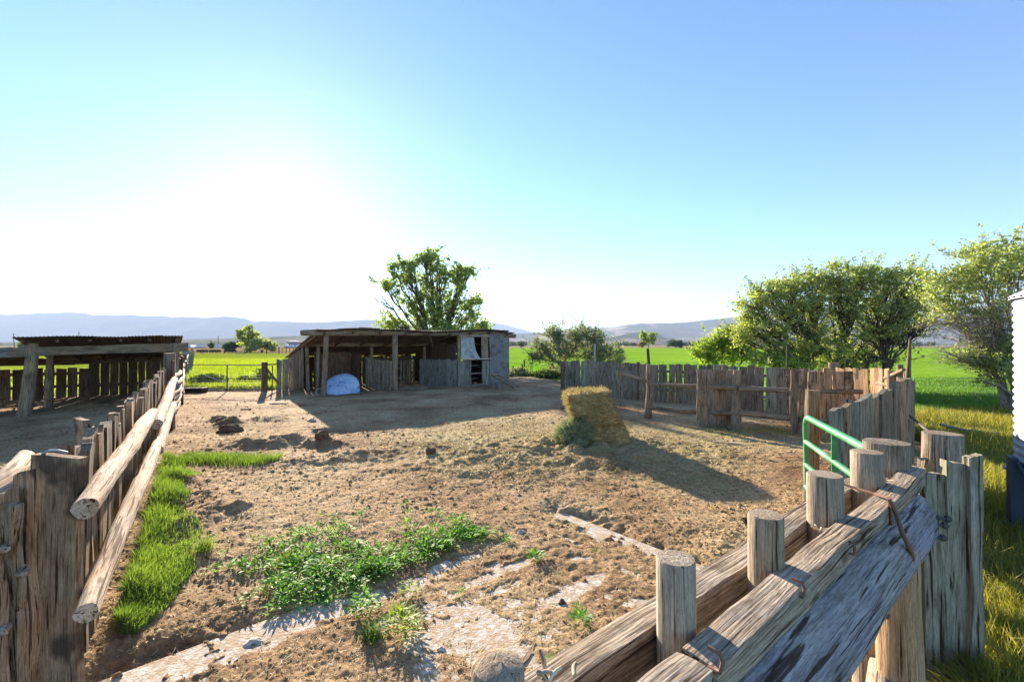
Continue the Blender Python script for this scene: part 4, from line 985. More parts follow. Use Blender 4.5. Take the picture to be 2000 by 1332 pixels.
for (a, b, Yk, tp) in ((541, 550, 18.7, 702), (552, 563, 18.9, 701), (565, 579, 19.2, 700.5), (579.5, 590, 19.5, 700.5)):
    q = MB(); q.plank((xw((a + b) / 2, Yk), Yk, -.03), (.95, .3), (b - a) / F * Yk, .03, zw(tp, Yk) + .03, wob=.006, t=.8); q.build('board', M_greywood, fp)
q = MB(); q.tube([(xw(517, 18.1), 18.15, 1.12), (xw(545, 18.6), 18.7, 1.12)], .03, 6, .6); q.tube([(xw(520, 18.1), 18.15, .95), (xw(546, 18.7), 18.8, .2)], .045, 6, .6); q.tube([(xw(531, 18.3), 18.35, -.05), (xw(531, 18.3), 18.35, 1.08)], .022, 6, .3); q.build('brace', M_shadewood, fp)
x, y = gp(384, 768)
fb = thing('feed_trough', 'small black rubber feed trough on the ground by the wire gate', 'trough', (x, y, 0))
q = MB(); w2, d2, h2 = .34, .20, .22
q.add([(x - w2 * .9, y - d2 * .9, 0), (x + w2 * .9, y - d2 * .9, 0), (x + w2 * .9, y + d2 * .9, 0), (x - w2 * .9, y + d2 * .9, 0), (x - w2, y - d2, h2), (x + w2, y - d2, h2), (x + w2, y + d2, h2), (x - w2, y + d2, h2),
       (x - w2 + .04, y - d2 + .04, h2), (x + w2 - .04, y - d2 + .04, h2), (x + w2 - .04, y + d2 - .04, h2), (x - w2 + .04, y + d2 - .04, h2), (x - w2 + .07, y - d2 + .07, .05), (x + w2 - .07, y - d2 + .07, .05), (x + w2 - .07, y + d2 - .07, .05), (x - w2 + .07, y + d2 - .07, .05)],
      [(0, 3, 2, 1), (0, 1, 5, 4), (1, 2, 6, 5), (2, 3, 7, 6), (3, 0, 4, 7), (4, 5, 9, 8), (5, 6, 10, 9), (6, 7, 11, 10), (7, 4, 8, 11), (8, 9, 13, 12), (9, 10, 14, 13), (10, 11, 15, 14), (11, 8, 12, 15), (12, 13, 14, 15)])
q.build('trough_body', M_black, fb); q = MB(); q.box((x, y - d2 - .01, h2 - .01), (w2 * 2.05, .03, .04)); q.build('rim', M_darksteel, fb)
lying('fallen_pole', 'thin pale pole lying along the ground under the wire gate', 'pole', 470, 763, 3.4, .06, .05, .04, M_palewood, t=.8)
lying('fallen_board', 'long grey board lying along the ground near the corner post', 'board', 540, 760, 2.2, .12, .05, .22, M_shadewood, t=.8)
lying('loose_board', 'short pale board lying on the open dirt below the wide grey boards', 'board', 545, 790.5, .55, .10, .03, .06, M_palewood, t=.8)
lying('loose_board', 'thin dark stick lying on the dirt left of the short pale board', 'board', 481, 802, .28, .05, .03, .05, M_shadewood, t=.2)

# ------------------------------------------------------------------ left pole panel, and rustic fence running on past it
FD = (-.569, .822)
def fl(Y, off=0.0): return (-.675 - .692 * Y + off * .822, Y + off * .569)
pf = thing('pole_panel_fence', 'fence panel of many whitened horizontal poles seen nearly end on', 'fence', (-7.6, 10.3, 0))
def pl(Y, off=0): return (-.36 - .702 * Y + off, Y)
for k, z in enumerate((.18, .36, .54, .72, .90, 1.10)):
    a = pl(10.5); b = pl(17.9); 
    rail(pf, 'pole', [(a[0] + .06, a[1] - .5, z + .02), (pl(12.6)[0] + R.uniform(-.04, .04), 12.6, z + R.uniform(-.05, .05)), (pl(14.8)[0] + R.uniform(-.05, .05), 14.8, z + R.uniform(-.05, .05)), (b[0], b[1], z * 1.06)], [.062, .055, .058, .045], M_bark, rough=.14, t=1.0)
for Yk in (12.8, 15.2, 17.9):
    a = pl(Yk, -.1); rail(pf, 'post', [(a[0], a[1], -.1), (a[0], a[1], 1.30)], .06, M_greywood)
rf = thing('rustic_fence', 'distant crooked stake fence running away into the pasture', 'fence', (-13.5, 19, 0))
for i in range(34):
    Yk = 19.3 + 1.05 * i; a = pl(Yk, R.uniform(-.25, .25)); q = MB(); q.plank((a[0], a[1], -.05), (1, .2), R.uniform(.10, .2), .05, R.uniform(1.1, 1.6), lean=(R.uniform(-.25, .25), 0), t=.8, nz=3); q.build('stake', M_greywood, rf)
for z in (.5, 1.0): rail(rf, 'rail', [(pl(19)[0], 19, z), (pl(36)[0], 36, z + .05), (pl(54)[0], 54, z)], .04, M_greywood)

# ------------------------------------------------------------------ left board fence with log rails
lf = thing('log_rail_fence', 'near fence of upright brown boards with two pale peeled log rails along the left', 'fence', (-2.6, 2.7, 0))
PL_ = [fl(2.62, -.02), fl(10.1, -.02)]
board_fence(lf, PL_, .175, .003, lambda s, L: 1.27 + .012 * s + .03 * math.sin(s * 2.9), [M_brownwood, M_brownwood, M_shadewood, M_brownwood, M_warmwood], th=.05, top=.03, lean=.02, wob=.009, nz=9, wv=.2)
def lograil(pts, r, t=1.0): return rail(lf, 'log_rail', pts, r, M_bark, n=18, rough=.09, sub=8, t=t)
def fz(Y, off, z): a = fl(Y, off); return (a[0], a[1], z)
o1 = .11
lograil([fz(2.18, o1, 1.10), fz(2.8, o1, 1.11), fz(3.6, o1 + .01, 1.10), fz(4.6, o1, 1.09), fz(5.6, o1, 1.06)], [.052, .058, .062, .066, .058])
lograil([fz(5.1, o1 + .07, 1.00), fz(6.4, o1 + .07, 1.05), fz(8.2, o1 + .05, 1.10), fz(9.8, o1 + .04, 1.16)], [.058, .065, .068, .06])
lograil([fz(2.2, o1, .575), fz(3.1, o1, .60), fz(4.2, o1 + .02, .62), fz(5.4, o1 + .02, .60), fz(6.4, o1, .56)], [.048, .056, .064, .062, .050])
lograil([fz(6.0, o1 + .03, .50), fz(7.2, o1 + .02, .56), fz(8.8, o1 + .02, .60), fz(10.0, o1 + .02, .60)], [.06, .068, .07, .07])
lograil([fz(6.6, o1 + .02, .80), fz(8.0, o1 + .02, .86), fz(9.2, o1 + .02, .92)], [.05, .055, .05])
for Yk in (4.8, 7.4): a = fl(Yk, -.12); rail(lf, 'post', [(a[0], a[1], -.1), (a[0], a[1], 1.2)], .08, M_brownwood)
# near squared post
q = MB(); a = (xw(119, 2.42), 2.42)
q.plank((a[0], a[1], -.1), (1, .10), .225, .05, zw(890, 2.4) + .10, t=1.0, wob=.006, nz=14, nx=5, top=.015); q.build('end_post', M_brownwood, lf)
q = MB(); q.tube([(a[0] - .10, a[1], zw(889, 2.4)), (a[0] - .06, a[1], zw(881, 2.4)), (a[0] + .0, a[1] - .01, zw(880, 2.4)), (a[0] + .05, a[1] - .01, zw(884, 2.4))], .006, 6, .5); q.build('wire_loop', M_steel, lf)
# far end post with blue twine
a = fl(10.15, .05)
ep = thing('twine_post', 'grey post tied with bright blue twine where the log rails end', 'post', (a[0], a[1], 0))
rail(ep, 'post', [(a[0], a[1], -.1), (a[0] - .02, a[1], .8), (a[0], a[1], zw(690, 10.1))], [.13, .12, .11], M_shadewood, n=10, rough=.05)
rail(ep, 'post_stake', [(a[0] + .17, a[1] - .15, -.1), (a[0] + .19, a[1] - .15, 1.55)], .04, M_darkwood)
q = MB()
for k in range(7):
    z = .98 + .025 * k + R.uniform(-.02, .02); q.tube([(a[0] + .15 * math.cos(t) + .03, a[1] - .05 + .17 * math.sin(t), z + .04 * math.sin(t * 2 + k) + .035 * t / 6 * math.sin(k)) for t in np.linspace(0, 6.3, 14)], .011, 5, .5)
for k in range(8):
    s0 = Vector((a[0] + .06, a[1] - .2, 1.08)); e0 = s0 + Vector((R.uniform(-.22, .16), R.uniform(-.1, .1), R.uniform(-.2, .05))); q.tube(curve(s0, e0, .3, 4), .009, 4, .5)
q.build('twine', M_twine, ep)
# loose tilted board behind the fence
q = MB(); x, y = xw(197, 3.9), 3.9
q.plank((x + .02, y, .25), (.9, -.35), .16, .05, 1.05, lean=(-.28, .1), t=.7); o = q.build('tilted_board', M_brownwood); props(o, 'short board tilted to the left behind the log rail fence', 'board')

# gnarled slabs at the lower left
gs = thing('gnarled_slab_fence', 'gnarled bark edged slabs standing against the near end post', 'fence', (xw(30, 2.2), 2.2, 0))
for (px, Yk, w, tp, th, le, wb) in ((63, 2.28, .085, 922, .05, (-.02, 0), .012), (38, 2.22, .10, 955, .06, (-.03, 0), .02), (8, 2.15, .11, 984, .05, (-.01, 0), .024), (-30, 2.1, .10, 960, .05, (.02, 0), .02), (-65, 2.05, .11, 990, .05, (.0, 0), .02)):
    q = MB(); q.plank((xw(px, Yk), Yk, -.1), (1, .1), w, th, zw(tp, Yk) + .1, lean=le, wob=wb, nz=18, nx=5, top=.02, t=R.uniform(.7, 1)); q.build('slab', M_brownwood if px > 50 else M_shadewood, gs)
for (px, py, Yk) in ((62, 1115, 2.2), (25, 1225, 2.13), (28, 1068, 2.15)):
    x = xw(px, Yk); z = zw(py, Yk); q = MB(); q.tube([(x - .05, Yk + .02, z), (x - .01, Yk - .03, z + .008), (x + .03, Yk - .05, z + .015)], [.028, .02, .012], 8, .5, .2); q.build('branch_stub', M_bark, gs)
rail(gs, 'log_rail', [(xw(-60, 2.35), 2.35, zw(985, 2.35)), (xw(20, 2.75), 2.75, zw(930, 2.75)), (xw(52, 3.3), 3.3, zw(892, 3.3))], [.06, .06, .05], M_bark, n=14, rough=.12)
rail(gs, 'log_rail', [(xw(-80, 2.3), 2.32, zw(1010, 2.3)), (xw(34, 2.4), 2.42, zw(952, 2.4))], [.05, .045], M_bark, n=12, rough=.1)
# ------------------------------------------------------------------ foreground chute on the right
LC = Vector((.414, 1.15, 0)); CD = Vector((1.2, 1, 0)).normalized(); CN = Vector((-.64, .768, 0))
def ch(Y, off=0.0, z=0.0):
    p = Vector((.414 + 1.2 * (Y - 1.15), Y, 0)) + CN * off; return Vector((p.x, p.y, z))
chute = thing('timber_rail_fence', 'heavy foreground rail of weathered beams and round uprights with a big timber below', 'rail fence', (.41, 1.15, 0))
for (Yk, r, tp, px, dm) in ((.787, .047, 1.352, 975, .022), (1.15, .0485, zw(1087, 1.15), 1320, .004), (1.44, .052, zw(1003, 1.44), 1495, .003), (1.88, .066, zw(925, 1.88), 1610, .003), (2.29, .071, zw(881, 2.29), 1693, .004)):
    q = MB(); x = xw(px, Yk); q.tube([(x + .006, Yk, -.1), (x + .004, Yk, .6), (x, Yk, 1.0), (x - .002, Yk, tp - .006), (x - .002, Yk, tp)], [r * 1.03, r * 1.02, r, r * .98, r * .93], 22, .7, .018, dome=dm, sub=2); q.build('upright', M_postwood, chute)
def beam(name, Y0, Y1, off0, off1, z0, z1, mat, t=.8, wob=.004, sagz=0.0, n=22):
    """squared beam from Y0 to Y1 between perpendicular offsets"""
    ph = [R.random() * 6 for _ in range(6)]; vs = []; gs_ = []; o = R.random() * 20; ny = 5; nz = 5
    ring = []
    for a in range(ny): ring.append((a / (ny - 1), 0))
    for a in range(1, nz): ring.append((1, a / (nz - 1)))
    for a in range(ny - 2, -1, -1): ring.append((a / (ny - 1), 1))
    for a in range(nz - 2, 0, -1): ring.append((0, a / (nz - 1)))
    m = len(ring)
    for i in range(n + 1):
        t_ = i / n; Yk = Y0 + (Y1 - Y0) * t_; s = (Y1 - Y0) * t_ * 1.56
        for (u, v) in ring:
            uu = u - .5; vv = v - .5; cr = .975 if abs(uu) == .5 and abs(vv) == .5 else 1.0
            of = (off0 + off1) / 2 + (off1 - off0) * uu * cr + wob * math.sin(s * 4.2 + ph[0] + v * 2) + wob * .4 * math.sin(s * 19 + ph[3] + v * 3)
            z = (z0 + z1) / 2 + (z1 - z0) * vv * cr + wob * math.sin(s * 3.4 + ph[1] + u * 1.5) + wob * .35 * math.sin(s * 23 + ph[2] + u * 4) + sagz * math.sin(t_ * math.pi)
            p = ch(Yk, of, z); vs.append(p); gs_.append((uu * abs(off1 - off0) + o, vv * (z1 - z0) + o, s))
    fs = [(i * m + j, i * m + (j + 1) % m, (i + 1) * m + (j + 1) % m, (i + 1) * m + j) for i in range(n) for j in range(m)]
    fs += [tuple(range(m))[::-1], tuple(n * m + j for j in range(m))]
    q = MB(); q.add(vs, fs, gs_, t); return q.build(name, mat, chute)
beam('back_beam', .66, 2.42, .052, .052 + .085, zw(1155, 1.55), zw(1090, 1.55), M_frontwood, .85)
zb0, zb1 = 1.128, 1.212
beam('front_beam', .50, 1.085, -.058 - .085, -.058, zb0 - .01, zb1 - .006, M_frontwood, .9)
beam('front_beam', 1.093, 2.66, -.060 - .085, -.060, zb0, zb1, M_frontwood, 1.0)
# big blue-tinted timber, rounded slab hung under the front beam
vs = []; gs_ = []; m_ = 30; n_s = 60
for i in range(n_s + 1):
    Yk = .42 + (2.50 - .42) * i / n_s; sL = Yk * 1.56
    for j in range(m_):
        a = j / m_ * 2 * math.pi; c_, s_ = math.cos(a), math.sin(a); e_ = .8
        u = math.copysign(abs(c_) ** e_, c_); v = math.copysign(abs(s_) ** e_, s_)
        k_ = 1 + .03 * math.sin(sL * 5 + a * 2) + .02 * math.sin(sL * 13 + a * 3) + .012 * math.sin(sL * 31 + a * 7)
        of = -.135 - .030 * (-v) - .068 * (-u) * k_; of = -.135 + .080 * u * k_ + .020 * v
        z = zb0 - .128 + .125 * v * k_ + .004 * math.sin(sL * 7)
        vs.append(ch(Yk, of, z)); gs_.append((u * .08 + 3, v * .13 + 5, sL))
fs = [(i * m_ + j, i * m_ + (j + 1) % m_, (i + 1) * m_ + (j + 1) % m_, (i + 1) * m_ + j) for i in range(n_s) for j in range(m_)] + [tuple(range(m_))[::-1], tuple(n_s * m_ + j for j in range(m_))]
q = MB(); q.add(vs, fs, gs_, .7, False); q.build('big_timber', M_bluelog, chute)
def chpx(px, py, o):
    k = (px - 1000) / F; a_ = -.966 - 1.562 * o; Yk = -a_ / (1.2 - k); return Vector((k * Yk, Yk, EYE - (py - HOR) / F * Yk))
p = chpx(1722, 1196, -.19); q = MB(); q.tube([p + Vector((-.02, .03, .01)), p + Vector((.010, -.014, -.005))], [.012, .011], 8, .2, .1); q.build('bolt', M_rust, chute)
for (px, py, Yk) in ((1836, 1010, 2.47), (1830, 1022, 2.45), (1826, 1046, 2.42)):
    x = xw(px, Yk); z = zw(py, Yk); q = MB(); q.tube([(x - .03, Yk, z), (x + .035, Yk - .02, z - .003)], .009, 8, .5); q.tube([(x + .012, Yk - .01, z), (x + .028, Yk - .016, z - .002)], .018, 6, .5); q.build('bolt', M_darksteel, chute)
# rusty strap over the beam
Ys = 2.0
q = MB()
def strap(pts, w, th, wd):
    wd = Vector(wd).normalized(); vs = []
    for i, p in enumerate(pts):
        p = Vector(p); a = Vector(pts[min(i + 1, len(pts) - 1)]) - Vector(pts[max(i - 1, 0)]); nn_ = a.cross(wd).normalized()
        for sa, sb in ((-1, -1), (1, -1), (1, 1), (-1, 1)): vs.append(p + wd * (w / 2 * sa) + nn_ * (th / 2 * sb))
    m = len(pts); fs = [(i * 4 + j, i * 4 + (j + 1) % 4, i * 4 + 4 + (j + 1) % 4, i * 4 + 4 + j) for i in range(m - 1) for j in range(4)] + [(3, 2, 1, 0), (m * 4 - 4, m * 4 - 3, m * 4 - 2, m * 4 - 1)]
    q.add(vs, fs)
strap([chpx(1640, 943, .06), chpx(1672, 953, .0), chpx(1705, 963, -.07), chpx(1733, 971, -.142)], .022, .005, CD)
strap([chpx(1735, 973, -.149), chpx(1738, 995, -.150), chpx(1741, 1024, -.150)], .042, .005, CD)
q.build('strap', M_rust, chute)
q = MB(); q.tube([chpx(1733, 972, -.152), chpx(1748, 1002, -.17), chpx(1758, 1035, -.205), chpx(1770, 1062, -.218), chpx(1780, 1085, -.215), chpx(1777, 1106, -.205)], [.008, .009, .009, .009, .009, .007], 8, .5, .05, sub=3); q.build('hook', M_rust, chute)
for (px, py) in ((1660, 1068), (1560, 1148), (1398, 1288)):
    k = (px - 1000) / F; off = -.149; Yk = (1.2 * 1.15 - .414 - CN.x * off + 0) / 1.0
    # solve point on the beam's front face under this pixel
    best = min((abs((ch(y_, off).x) / (ch(y_, off).y) - k), y_) for y_ in np.linspace(.6, 2.6, 2001))[1]
    p = ch(best, off); z = zw(py, p.y); q = MB()
    q.tube([ch(best, off + .02, z + .022), ch(best, off - .006, z + .020), ch(best + .004, off - .009, z), ch(best, off - .006, z - .020), ch(best, off + .02, z - .022)], .0045, 7, .3, sub=2); q.build('staple', M_rust, chute)
for (px, py, Yk) in ((1600, 1035, 1.78), (1725, 940, 2.35), (1090, 1312, .80)):
    x = xw(px, Yk); z = zw(py, Yk); q = MB()
    for _ in range(5): q.tube(curve((x + R.uniform(-.03, .03), Yk + R.uniform(-.02, .02), z), (x + R.uniform(-.05, .05), Yk + R.uniform(-.04, .04), z + R.uniform(-.01, .03)), .3, 3), .004, 4, .8)
    q.build('splinter', M_palewood, chute)
# support log below; orange sunlight on it is put into the wood colour
x = xw(1742, 2.12)
o = rail(None, 'support_post', [(x + .05, 2.12, -.1), (x + .01, 2.10, .4), (x, 2.10, .98)], [.10, .088, .08], M_warmwood, n=16, rough=.08, t=.6); props(o, 'post under the big timber of the near rail, warm sunlight put in its colour', 'post')
o = rail(None, 'cut_log', [(xw(1690, 2.02), 1.95, .33), (xw(1765, 2.12), 2.25, .36)], .055, M_palewood, n=12, rough=.1); props(o, 'pale log end lying at the foot of the post under the big timber', 'log')
# stub posts at the gate
o = rail(None, 'gate_hinge_post', [(xw(1727, 2.60), 2.60, -.1), (xw(1728, 2.60), 2.60, .8), (xw(1728, 2.60), 2.60, zw(862, 2.60))], [.122, .112, .108], M_frontwood, n=22, rough=.035, t=.35); props(o, 'thick dark stub post behind the uprights at the near end of the green gate', 'post')
o = rail(None, 'round_stump_post', [(xw(1836, 3.0), 3.0, -.1), (xw(1836, 3.0), 3.0, .8), (xw(1838, 3.0), 3.0, zw(845, 3.0))], [.125, .115, .102], M_frontwood, n=22, rough=.04, t=.6); props(o, 'round cut stump post behind the greenish boards at the right', 'post')
# greenish boards
gbd = thing('greenish_board_panel', 'greenish grey thick boards standing upright at the right edge of the heavy rail', 'board panel', (2.35, 2.5, 0))
for (a, b, tp, Yk, le) in ((1800, 1852, 925, 2.52, 0), (1842, 1886, 901, 2.50, .0), (1884, 1906, 888, 2.47, .004)):
    w = (b - a) / F * Yk; q = MB(); q.plank((xw((a + b) / 2, Yk), Yk, -.1), (1, -.12), w, .045, zw(tp, Yk) + .1, lean=(le, 0), wob=.006, nz=14, nx=5, top=.012, t=.8); q.build('board', M_lichenwood, gbd)
q = MB(); q.plank((xw(1822, 2.56), 2.60, .95), (.1, 1), .05, .05, .3, t=.5); q.build('cleat', M_shadewood, gbd)

# ------------------------------------------------------------------ white corrugated bin
bx, by, br = 5.60, 3.90, .88
bn = thing('feed_bin', 'white corrugated round feed bin on dark blue legs at the right edge', 'feed bin', (bx, by, 0))
zb, ztp = zw(892, 4.55), zw(585, 4.55); n_ = 64; rows = 0; q = MB(); vs = []; Z = np.linspace(zb, ztp, 22 * 6 + 1)
for z in Z:
    r = br + .008 * math.sin((z - zb) / (ztp - zb) * 22 * 2 * math.pi)
    for j in range(n_): a = j / n_ * 6.28318; vs.append((bx + r * math.cos(a), by + r * math.sin(a), z))
fs = [(i * n_ + j, i * n_ + (j + 1) % n_, (i + 1) * n_ + (j + 1) % n_, (i + 1) * n_ + j) for i in range(len(Z) - 1) for j in range(n_)]
q.add(vs, fs, None, .5, True); q.build('bin_wall', M_white, bn)
q = MB(); vs = [(bx + (br + .03) * math.cos(j / n_ * 6.28318), by + (br + .03) * math.sin(j / n_ * 6.28318), ztp - .01) for j in range(n_)] + [(bx + (br + .03) * math.cos(j / n_ * 6.28318), by + (br + .03) * math.sin(j / n_ * 6.28318), ztp + .025) for j in range(n_)] + [(bx, by, ztp + .55)]
q.add(vs, [(j, (j + 1) % n_, n_ + (j + 1) % n_, n_ + j) for j in range(n_)] + [(n_ + j, n_ + (j + 1) % n_, 2 * n_) for j in range(n_)]); rfb = q.build('bin_roof', M_white, bn)
q = MB()
for j in range(48):
    a = j / 48 * 6.28; q.box((bx + (br + .034) * math.cos(a), by + (br + .034) * math.sin(a), ztp + .008), (.014, .014, .014), a)
q.build('rivets', M_darksteel, bn)
q = MB(); vs = [(bx + br * math.cos(j / n_ * 6.28318), by + br * math.sin(j / n_ * 6.28318), zb) for j in range(n_)] + [(bx + .15 * math.cos(j / n_ * 6.28318), by + .15 * math.sin(j / n_ * 6.28318), zb - .75) for j in range(n_)]
q.add(vs, [((j + 1) % n_, j, n_ + j, n_ + (j + 1) % n_) for j in range(n_)], None, .5, True); q.build('hopper', M_white, bn)
for j in range(4):
    a = math.radians(143 + 90 * j); q = MB(); q.box((bx + (br + .0) * math.cos(a), by + (br + .0) * math.sin(a), zb / 2 + .02), (.11, .16, zb + .02), a); q.build('leg', M_blueleg, bn)
    q = MB(); q.tube([(bx + (br + .07) * math.cos(a), by + (br + .07) * math.sin(a), zb - .08), (bx + (br + .09) * math.cos(a), by + (br + .09) * math.sin(a), zb - .08)], .022, 8); q.build('leg_bolt', M_steel, bn)
q = MB(); 
for s_ in (-1, 1):
    q.tube([(bx + (br + .02) * math.cos(math.radians(143 + s_ * 8)), by + (br + .02) * math.sin(math.radians(143 + s_ * 8)), zb + .0), (bx + br * math.cos(math.radians(143 + s_ * 40)), by + br * math.sin(math.radians(143 + s_ * 40)), .2)], .02, 6)
q.build('leg_brace', M_blueleg, bn)

# ------------------------------------------------------------------ hay
def haymat(name, a, b_, c):
    m, n, l, b = newmat(name, .95, .05); g = N(n, 'ShaderNodeTexCoord').outputs['Object']
    k = noise(n, l, mapping(n, l, g, (10, 10, 26)), 1.0, 6, .75, .8); k2 = noise(n, l, g, 2.2, 3)
    cc = ramp(n, l, math_n(n, l, 'ADD', math_n(n, l, 'MULTIPLY', k, .65), math_n(n, l, 'MULTIPLY', k2, .35)), [(.38, a), (.49, b_), (.6, c)])
    l.new(cc, b.inputs['Base Color']); bump(n, l, k, b, 1.0, .04); return m
M_hay = haymat('hay_bulk', (.30, .18, .07), (.54, .37, .15), (.66, .51, .23))
M_haygreen = haymat('loose_green_hay', (.10, .13, .07), (.19, .23, .12), (.30, .32, .19))
L_straw = leafmat('hay_stalks', (.22, .17, .06), (.48, .40, .20), (1.2, 1.15, .7), .3, 3)
L_strawg = leafmat('green_hay_stalks', (.15, .19, .09), (.33, .36, .20), (1.2, 1.2, .8), .3, 4)
hb_x, hb_y = 1.52, 8.55
hay = thing('hay_bale', 'eroded stack of golden green hay bales standing in the middle of the corral', 'hay bale', (hb_x, hb_y, 0))
Ht = 1.03
def bale_pt(u, v, t):
    """u,v in -1..1 over the section, t height"""
    xl = np.interp(t, [0, .2, .38, .42, .62, .8, .93, 1], [1.24, 1.24, 1.20, 1.14, 1.10, 1.04, .99, .99]); xr = np.interp(t, [0, .2, .45, .7, .80, .84, .9, 1], [2.20, 2.14, 2.03, 1.90, 1.87, 1.78, 1.785, 1.79])
    yf = np.interp(t, [0, .2, .42, .47, .7, 1], [7.98, 8.05, 8.12, 8.06, 8.08, 8.16]); yb = np.interp(t, [0, 1], [9.05, 8.95])
    cx, cy = (xl + xr) / 2, (yf + yb) / 2; hx, hy = (xr - xl) / 2, (yb - yf) / 2
    x = cx + hx * u; y = cy + hy * v + .12 * (u) ; return x, y, t * Ht + .02 * u * (t > .5)
V = []; Fq = []; 
nA, nT = 96, 60
def sq(a):
    c, s = math.cos(a), math.sin(a); r = 1 / (abs(c) ** 7 + abs(s) ** 7) ** (1 / 7); return c * r, s * r
for i in range(nT + 1):
    t = i / nT
    for j in range(nA):
        u, v = sq(j / nA * 2 * math.pi); x, y, z = bale_pt(u, v, t)
        k = fbm(np.array([u * 3 + v * 2.1]), np.array([t * 14.0]), 51, 4)[0] * .10 + fbm(np.array([u * 9 + v * 7]), np.array([t * 26.0]), 52, 3)[0] * .07
        f_ = 1 + k - (.04 if abs(t - .45) < .02 else 0); cx, cy, _ = bale_pt(0, 0, t)
        V.append((cx + (x - cx) * f_, cy + (y - cy) * f_, z - .03 * (t == 0)))
for i in range(nT):
    for j in range(nA): Fq.append((i * nA + j, i * nA + (j + 1) % nA, (i + 1) * nA + (j + 1) % nA, (i + 1) * nA + j))
# top cap rings
base_i = nT * nA
for ring in range(1, 9):
    f_ = 1 - ring / 8
    for j in range(nA):
        u, v = sq(j / nA * 2 * math.pi); x, y, z = bale_pt(u * f_, v * f_, 1.0); V.append((x, y, z + .05 * fbm(np.array([x * 7]), np.array([y * 9]), 55, 3)[0] + .012))
    b0 = base_i if ring == 1 else (nT + ring - 1) * nA; b1 = (nT + ring) * nA
    for j in range(nA): Fq.append((b0 + j, b0 + (j + 1) % nA, b1 + (j + 1) % nA, b1 + j))
np_mesh('hay_body', V, Fq, M_hay, hay, off=(hb_x, hb_y, 0), smooth=True)
def stalks(name, Pc, Nn, n, ln, w, mat, parent, off, out=.5, kind=None, flat=0.0):
    rg = NR; i = rg.integers(0, len(Pc), n); P0 = np.asarray(Pc)[i] + rg.normal(size=(n, 3)) * .008
    d = rg.normal(size=(n, 3)); d[:, 2] *= (1 - flat)
    if Nn is not None: d += np.asarray(Nn)[i] * out * 2
    d /= np.linalg.norm(d, axis=1)[:, None]
    s = np.cross(d, rg.normal(size=(n, 3))); s /= np.linalg.norm(s, axis=1)[:, None]
    L = ln * rg.uniform(.3, 1.2, n)[:, None]; s = s * w * .5 * rg.uniform(.6, 1.3, n)[:, None]
    V = np.stack([P0 - d * L * .3 - s, P0 - d * L * .3 + s, P0 + d * L * .7 + s, P0 + d * L * .7 - s], 1).reshape(-1, 3)
    o = np_mesh(name, V, np.arange(n * 4).reshape(n, 4), mat, parent, tint=np.repeat(rg.uniform(0, 1, n), 4), off=off)
    if kind: o['kind'] = kind
    return o
Va = np.array(V); Na = np.zeros_like(Va); c_ = np.array([hb_x, hb_y, .5]); Na = (Va - c_); Na[:, 2] *= .4; Na /= np.linalg.norm(Na, axis=1)[:, None]; Na[(nT * nA):] = (0, 0, 1)
stalks('hay_stalks', Va, Na, 22000, .10, .0045, L_straw, hay, (hb_x, hb_y, 0), .25, 'stuff', .35)
q = MB()
for z in (.24, .40): q.tube([(1.02, 8.2, z), (1.06, 8.02, z - .01), (1.22, 7.96, z + .01), (1.28, 8.0, z + .02)], .007, 5, .5)
q.build('twine', M_wtwine, hay)
lhx, lhy = 1.12, 8.12
lh = thing('loose_hay_pile', 'clump of pale green loose hay fallen against the left foot of the bale', 'hay pile', (lhx, lhy, 0))
V = []; Fq = []; nA2, nT2 = 40, 16
for i in range(nT2 + 1):
    for j in range(nA2):
        a = j / nA2 * 6.283; f_ = math.cos(i / nT2 * math.pi / 2) ** .7; k = 1 + .7 * fbm(np.array([math.cos(a) * 2.6]), np.array([math.sin(a) * 2.6 + i * .6]), 60, 4)[0]
        V.append((lhx + .31 * f_ * k * math.cos(a), lhy + .30 * f_ * k * math.sin(a),   .60 * math.sin(i / nT2 * math.pi / 2) * (1 + .15 * math.cos(a))))
for i in range(nT2):
    for j in range(nA2): Fq.append((i * nA2 + j, i * nA2 + (j + 1) % nA2, (i + 1) * nA2 + (j + 1) % nA2, (i + 1) * nA2 + j))
np_mesh('hay_body', V, Fq, M_haygreen, lh, off=(lhx, lhy, 0), smooth=True)
Va = np.array(V); Na = Va - np.array([lhx, lhy, 0]); Na /= np.linalg.norm(Na, axis=1)[:, None] + 1e-6
stalks('hay_stalks', Va, Na, 8000, .13, .005, L_strawg, lh, (lhx, lhy, 0), .3, 'stuff', .3)

# ------------------------------------------------------------------ litter, clods, stones
def scatter(n, dens=None, xr=None, ymax=16, ymin=1.7, pad=.15):
    """points on the dirt, denser near the camera in proportion to what shows"""
    Yk = np.exp(NR.uniform(math.log(ymin), math.log(ymax), n)); k = NR.uniform(-1.15, 1.05, n); x = Yk * k
    ok = inside_d(x, Yk, CORRAL) > pad
    x, Yk = x[ok], Yk[ok]
    if dens is not None: ok = NR.uniform(0, 1, len(x)) < dens(x, Yk); x, Yk = x[ok], Yk[ok]
    return x, Yk, hgt(x, Yk)
x, y, z = scatter(30000, lambda x, y: np.clip(.25 + 1.6 * vn(x * 1.3, y * 1.3, 44) + .3, .05, 1))
n = len(x); s = (.004 + .010 * NR.random(n) ** 3 * 1.6) * np.clip(y / 3.5, .7, 2.2)
oc = np.array([(1, 0, 0), (0, 1, 0), (-1, 0, 0), (0, -1, 0), (0, 0, .7), (0, 0, -.6)]); of = np.array([(0, 1, 4), (1, 2, 4), (2, 3, 4), (3, 0, 4), (1, 0, 5), (2, 1, 5), (3, 2, 5), (0, 3, 5)])
V = oc[None] * s[:, None, None] * NR.uniform(.55, 1.45, (n, 6, 1)); th = NR.uniform(0, 6.28, n); c, s2 = np.cos(th)[:, None], np.sin(th)[:, None]
